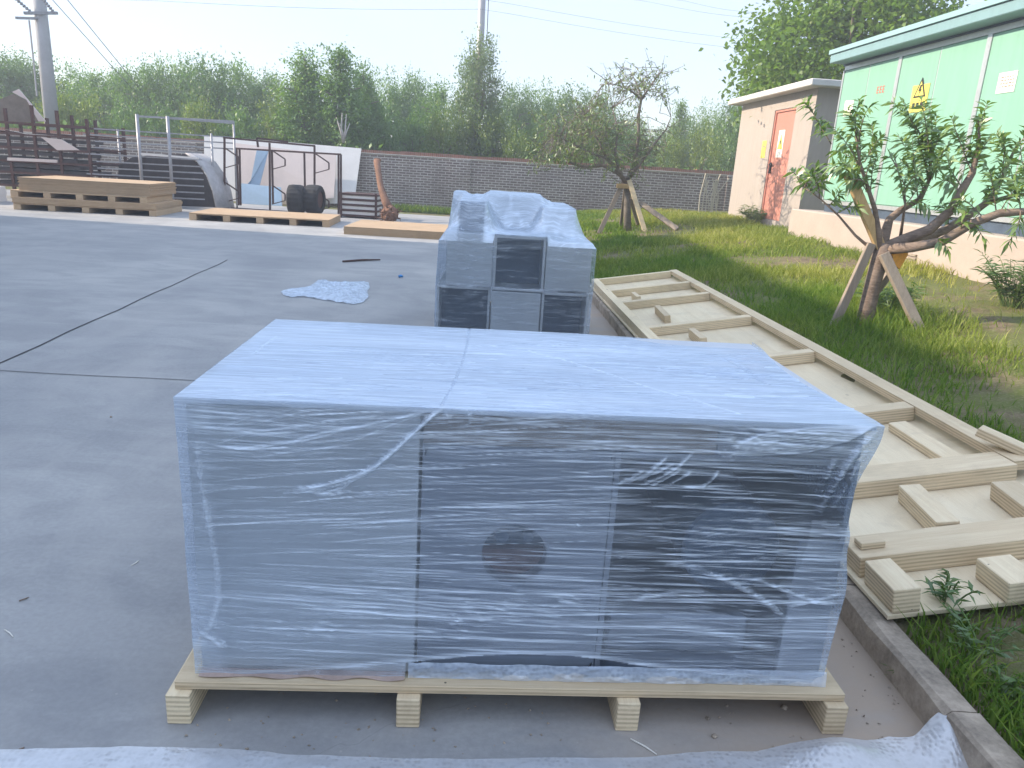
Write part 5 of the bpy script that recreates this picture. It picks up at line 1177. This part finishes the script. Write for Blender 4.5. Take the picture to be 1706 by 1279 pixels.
SHB = [('b1', 96, 152, 30, 70, 'bright round shrub at the foot of the concrete pole'), ('b1', 148, 164, 30, 60, 'bright shrub beside the galvanised rack post'), ('b2', 205, 172, 31, 70, 'green shrub over the wall behind the galvanised rack'), ('b2', 262, 170, 31, 80, 'dark shrub behind the grey rack bars'), ('b1', 332, 168, 30, 64, 'bright shrub above the white board corner'), ('b2', 392, 176, 31, 90, 'dark shrub over the wall above the steel frame'),
 ('b1', 468, 152, 30.5, 78, 'yellow green shrub in front of the spired pair'), ('b2', 540, 176, 31, 90, 'green shrub under the spired pair'), ('b2', 620, 178, 31, 90, 'dark green shrub past the end of the white board'), ('b2', 690, 190, 31, 84, 'green shrub above the uprooted trunk'), ('b1', 742, 184, 30, 70, 'bright leafy shrub above the wall pilaster'), ('b1', 815, 182, 30.5, 90, 'pale shrub at the foot of the poplar'), ('b1', 862, 216, 29.5, 56, 'small bright shrub above the red coping'), ('b2', 905, 196, 31, 90, 'green shrub behind the spreading arm of the thin tree'), ('b2', 985, 200, 31, 90, 'shrub behind the thin tree crown'), ('b2', 1066, 216, 31, 76, 'low shrub seen through the thin tree'), ('b1', 1120, 226, 30, 56, 'low bright shrub between the thin tree and hut'), ('b1', 1176, 212, 29.5, 66, 'bright shrub above the coping beside the hut'), ('b2', 1225, 196, 31, 70, 'shrub tucked behind the hut corner'), ('b2', 20, 172, 31, 90, 'dark shrub behind the brown board corner'), ('b2', -50, 172, 31, 90, 'dark shrub outermost behind the rusty rack'), ('b2', 1290, 200, 31, 80, 'shrub hidden behind the red door hut')]
for t_ in SHB: put_tree(*t_, 'shrub', 'shrubs along the brick wall')
# undergrowth behind the wall that closes the gaps
N = 16000; x = rng.uniform(-26, 14, N); y = rng.uniform(27.7, 34, N); hmax = 1.2+1.5*fbm(x*.5, y*.5, 401); C = np.stack([x, y, rng.random(N)*hmax], -1)
o = leaves('undergrowth', C, rng.normal(size=(N, 3))+np.array([0, 0, .4]), .26, .13, L_mid, None, .3); tag(o, 'mass of green undergrowth behind the brick wall', 'undergrowth', kind='stuff')
# dry sticks above the wall, small bare tree
mb = MB(); q = PY(572, 236, 27.6)
for (x, y) in ((560, 195), (566, 205), (577, 190), (570, 188), (583, 205)): mb.tube([tuple(PY(572, 238, 28)), tuple(PY((572*2+x)/3+rng.normal()*2, (238*2+y)/3, 28)), tuple(PY(x, y, 28))], [.05, .035, .015], 6)
tag(mb.build('bare_bush', mat_bark('pale_stick', (.30, .27, .24), (.48, .44, .40)), smooth=True), 'pale bare branching bush above the wall beside the white board', 'bush')

# broad leaved tree behind the cabinet
BTY = 21.5; bc = PY(1432, 40, BTY)
bt = bpy.data.objects.new('broadleaf_tree', None); COL.objects.link(bt)
C, D, K = crown_points('round', 6.6, 2.7, 300, 120, 77, .33)
C[:, 2] += .6
L = rng.uniform(.7, 1.25, len(C))*.125; leaves('crown', C, D, L, L*.8, L_big, bt, droop=.35, rnd=K)
mb = MB().tube([(0, 0, -.5), (.1, 0, 1.5), (0, .1, 3.5), (.1, 0, 6)], [.2, .17, .12, .03], 10)
for i in range(9):
    a = i*2.4; z0 = 1.4+.4*i; mb.tube([(0, 0, z0), (math.cos(a)*1., math.sin(a)*1., z0+.7), (math.cos(a)*1.9, math.sin(a)*1.9, z0+1.5)], [.09, .06, .02], 6)
mb.build('trunk', M_bark2, bt, smooth=True); bt.location = (bc[0], BTY, .1)
tag(bt, 'big broad leaved tree rising behind the green cabinet and hut', 'tree')

# ------------------------------------------------------------------ poles and wires
pt = PY(62, 0, 29); pb = PY(82, 150, 29)
pole = thing('utility_pole', 'thick concrete utility pole with cross arms beyond the rusty rack', 'utility pole', (float(pb[0])-.02, 29, 0))
PH = 9.2; px0 = pole.location.x
MB().tube([(0, 0, -.3), (0, 0, PH)], [.27, .19], 16).build('shaft', M_pole, pole, smooth=True)
def PL_(px, py): p = PY(px, py, 28.8); return (p[0]-px0, -.25, p[2])
MB().bar(PL_(42, 22), PL_(97, 22), .10, .09).build('cross_arm', M_insul, pole); MB().bar(PL_(28, 30), PL_(64, 31), .08, .08).build('cross_arm', M_insul, pole)
for a_, b_ in (((30, 0), (55, 22)), ((74, 0), (92, 22))):
    A_, B_ = np.array(PL_(*a_)), np.array(PL_(*b_)); mb = MB(); n = 9
    A2 = A_+(A_-B_)*.6
    mb.tube([A2+(B_-A2)*t for t in np.linspace(0, 1, 2*n+1)], [.025 if i % 2 else .065 for i in range(2*n+1)], 8); mb.build('insulator', M_insul, pole)
MB().tube([PL_(50, 34), PL_(56, 90), PL_(63, 160)], .03, 6).build('down_lead', M_pole, pole)
p2 = PY(803, 20, 34.5)
pole2 = thing('utility_pole', 'thin steel pole rising out of the top of the poplar', 'utility pole', (float(p2[0]), 34.5, 0))
MB().tube([(0, 0, 0), (-.02, 0, 11)], [.18, .14], 12).build('shaft', mat_plain('pole_steel', (.30, .30, .31), .5, .4, .1), pole2, smooth=True)
MB().tube([(.26, -.02, 6.5), (.24, 0, 10.6)], .018, 6).build('down_lead', M_wire, pole2)
def wire(p0, p1, Y0, Y1, label, r=.005, ext=(0., 0.), sagm=.12):
    a_, b_ = PY(*p0, Y0), PY(*p1, Y1); d = b_-a_; pts = [a_+d*t-np.array([0, 0, sagm*math.sin(math.pi*np.clip(t, 0, 1))]) for t in np.linspace(-ext[0], 1+ext[1], 24)]
    tag(MB().tube(pts, r, 5).build('overhead_wire', M_wire), label, 'wire')
wire((840, 21), (1280, 86), 34, 40, 'lowest of the four faint wires running from the thin pole to the broadleaf tree', ext=(.08, .5)); wire((850, 6), (1280, 70), 34, 40, 'second lowest faint wire between the thin pole and broadleaf tree', ext=(.08, .5))
wire((1083, 3), (1280, 31), 38, 40, 'third faint wire up, meeting the broadleaf tree crown', ext=(.6, .8)); wire((1145, 2), (1280, 21), 38, 40, 'highest faint wire beside the broadleaf tree crown', ext=(.8, .8))
wire((262, 1), (803, 15), 31, 34.4, 'long level wire between the concrete pole and the thin pole', ext=(.45, 0.)); 
wire((88, 0), (206, 132), 29.2, 33, 'lower of the two guy wires sloping down from the concrete pole', .014, (.15, .5), 0); wire((113, 0), (212, 122), 29.2, 33, 'upper of the two guy wires sloping down from the concrete pole', .014, (.15, .5), 0)

# ------------------------------------------------------------------ weeds
def weed(name, px, py, z, n_st, h, spread, L, mat, label, cat='weed', thinleaf=.22, Y=None):
    p = G(px, py, z); p[2] = float(lawn_z(p[0], p[1])) if p[0] > xk(p[1])+.1 else 0.
    r = thing(name, label, cat, tuple(p)); mb = MB(); LC = []; LD = []
    for i in range(n_st):
        a = rng.random()*6.28; tip = np.array([math.cos(a)*spread*rng.random()**.5, math.sin(a)*spread*rng.random()**.5, h*rng.uniform(.5, 1.)]); b0 = np.array([math.cos(a), math.sin(a), 0])*spread*.2*rng.random(); pts = [b0+(tip-b0)*t+np.array([0, 0, .12*h*math.sin(math.pi*t)]) for t in np.linspace(0, 1, 6)]
        mb.tube(pts, [.003]*5+[.001], 4, cap=False); n = int(9*h/.25)+5
        for k in range(n):
            t = .15+.85*(k+rng.random())/n; q = b0+(tip-b0)*t+np.array([0, 0, .12*h*math.sin(math.pi*t)]); aa = rng.random()*6.28; LC.append(q); LD.append([math.cos(aa), math.sin(aa), .55+rng.normal()*.25])
    mb.build('stems', mat, r) if False else mb.build('stems', M_grassplain, r); LC = np.array(LC); Ls = rng.uniform(.6, 1.2, len(LC))*L; leaves('foliage', LC, np.array(LD), Ls, Ls*thinleaf, mat, r, droop=.5); return r
M_grassplain = mat_plain('green_stem', (.10, .16, .04), .7)
weed('weed_plant', 1572, 1018, .12, 9, .17, .12, .06, L_weed, 'tall narrow leaved weed over the near edge of the plywood panel'); weed('weed_plant', 1640, 1075, .15, 14, .11, .2, .045, L_weed, 'bushy green weed in the grass below the plywood panel end'); weed('weed_plant', 1690, 1140, .15, 10, .09, .16, .045, L_weed, 'dark low weed in the grass nearest the bubble wrap', thinleaf=.4)
weed('weed_plant', 1682, 520, .55, 46, .5, .40, .12, L_weed, 'large bushy weed against the pink plinth', thinleaf=.12); weed('weed_plant', 1470, 545, .33, 30, .3, .35, .15, L_weed, 'thick dark grass clump round the foot of the peach trunk', thinleaf=.10)
weed('weed_plant', 1255, 378, .6, 34, .40, .55, .2, L_weed, 'bright grass clump at the foot of the hut', thinleaf=.1); weed('weed_plant', 1345, 905, .0, 6, .06, .04, .04, L_weed, 'tiny weed in the joint at the kerb foot') if False else None
weed('weed_plant', 1492, 1125, .0, 8, .07, .06, .06, L_weed, 'dry tuft in the kerb joint by the mortar lump', thinleaf=.08)
# tall dry stalks against the wall
mb = MB()
for i in range(16):
    x = 1160+rng.random()*40; q = PY(x, 358, 25.8); q[2] = float(lawn_z(q[0], q[1])); mb.tube([q, q+np.array([rng.normal()*.06, 0, .6]), q+np.array([rng.normal()*.18, 0, 1.0+.35*rng.random()])], [.014, .012, .02], 5)
tag(mb.build('dry_stalks', mat_plain('dry_stalk', (.52, .47, .38), .9)), 'bunch of pale dry stalks standing before the wall beside the hut', 'dry stalks')

# ------------------------------------------------------------------ workshop that shades the yard (out of the frame, on the sun's side)
SUN_EL = R_(29); SUN_DIR = np.array([math.cos(SUN_EL), -.02, -math.sin(SUN_EL)])
BX = -14.0; BH = .40+(3.30-BX)*math.tan(SUN_EL); BY1 = 16.2
ws = thing('workshop', 'long pale clad workshop with high windows along the sunny side of the yard', 'workshop', (BX, BY1, 0))
M_clad = mat_metal_paint('pale_cladding', (.70, .71, .72), .5, .12); mb = MB(); y = -52.
mb.box((-14, -52, 0), (-.06, 0, BH-.12))
mb.build('wall', M_clad, ws)
mb = MB(); y = -52.
while y < -.3: mb.box((-.06, y, .0), (-.02, y+.16, BH-.2)); y += .5
mb.build('cladding_ribs', M_clad, ws)
MB().add([(-14.2, -52.3, BH-.119), (.0, -52.3, BH-.119), (.0, .0, BH-.119), (-14.2, .0, BH-.119), (-7, -52.3, BH+1.4), (-7, .0, BH+1.4)] if False else [(-14.2, -52.3, BH-.11), (0, -52.3, BH-.11), (0, 0, BH-.11), (-14.2, 0, BH-.11), (-14.2, -52.3, BH), (0, -52.3, BH), (0, 0, BH), (-14.2, 0, BH)], [(0, 3, 2, 1), (4, 5, 6, 7), (0, 1, 5, 4), (1, 2, 6, 5), (2, 3, 7, 6), (3, 0, 4, 7)]).build('roof', M_silver, ws)
M_glass = mat_plain('dark_glass', (.05, .07, .09), .1, 0, .1, 3., 0., .6)
for k in range(8):
    y0 = -5.5-k*6; f = MB().box((-.058, y0, 5.2), (.02, y0+3.6, 6.8)).build('window_frame', M_silver, ws); MB().box((.021, y0+.1, 5.3), (.026, y0+3.5, 6.7)).build('pane', M_glass, f)
for k in range(3):
    y0 = -12-k*15; d_ = MB().box((-.058, y0, 0), (.03, y0+4.2, 4.4)).build('roller_door', mat_metal_paint('blue_grey_door', (.25, .30, .36), .5, .15), ws); mb = MB()
    for j in range(14): mb.box((.031, y0+.1, .1+.3*j), (.045, y0+4.1, .36+.3*j))
    mb.build('slats', M_galv, d_)

# ------------------------------------------------------------------ light
sun = bpy.data.lights.new('sun', 'SUN'); so = bpy.data.objects.new('sun', sun); COL.objects.link(so)
sun.energy = 2.3; sun.angle = R_(.55); sun.color = (1., .87, .70)
so.rotation_euler = Vector(SUN_DIR).to_track_quat('-Z', 'Y').to_euler()
w = bpy.data.worlds.new('World'); sc.world = w; w.use_nodes = True; nt = w.node_tree; nt.nodes.clear()
sky = nt.nodes.new('ShaderNodeTexSky'); sky.sky_type = 'NISHITA'; sky.sun_disc = False; sky.sun_elevation = SUN_EL; sky.sun_rotation = R_(-90)
sky.air_density = 1.0; sky.dust_density = .8; sky.ozone_density = 1.3; sky.altitude = 50
bg = nt.nodes.new('ShaderNodeBackground'); bg.inputs[1].default_value = .15; out = nt.nodes.new('ShaderNodeOutputWorld')
hzm = nt.nodes.new('ShaderNodeMix'); hzm.data_type = 'RGBA'; hzm.inputs[0].default_value = .74; tcw = nt.nodes.new('ShaderNodeTexCoord'); spw = nt.nodes.new('ShaderNodeSeparateXYZ'); nt.links.new(tcw.outputs['Generated'], spw.inputs[0])
vm = nt.nodes.new('ShaderNodeMix'); vm.data_type = 'RGBA'; vm.clamp_factor = True; vm.inputs[6].default_value = (1.03, 1.08, 1.24, 1); vm.inputs[7].default_value = (2.35, 2.85, 3.75, 1)
nt.links.new(spw.outputs[2], vm.inputs[0]); nt.links.new(vm.outputs[2], hzm.inputs[7])   # thin bright summer haze over the sky
nt.links.new(sky.outputs[0], hzm.inputs[6]); nt.links.new(hzm.outputs[2], bg.inputs[0]); nt.links.new(bg.outputs[0], out.inputs[0])
# hazy summer air
HAZE = True
if HAZE:
    mv = bpy.data.materials.new('hazy_air'); mv.use_nodes = True; t_ = mv.node_tree; t_.nodes.clear(); o_ = t_.nodes.new('ShaderNodeOutputMaterial'); pv_ = t_.nodes.new('ShaderNodeVolumePrincipled')
    pv_.inputs['Color'].default_value = (.93, .95, 1., 1); pv_.inputs['Density'].default_value = .0050; pv_.inputs['Anisotropy'].default_value = .2; t_.links.new(pv_.outputs[0], o_.inputs[1])
    hz = MB().box((-60, -60, -1.1), (60, 60, 13.)).build('haze', mv); tag(hz, kind='stuff'); hz.display_type = 'WIRE'
vs = sc.view_settings; vs.view_transform = 'Standard'; vs.look = 'None'; vs.gamma = 1.; vs.exposure = 1.87
try: vs.use_curve_mapping = False
except Exception: pass
sc.cycles.max_bounces = 10; sc.cycles.transparent_max_bounces = 16; sc.cycles.diffuse_bounces = 3; sc.cycles.glossy_bounces = 3; sc.cycles.transmission_bounces = 4; sc.cycles.volume_bounces = 0
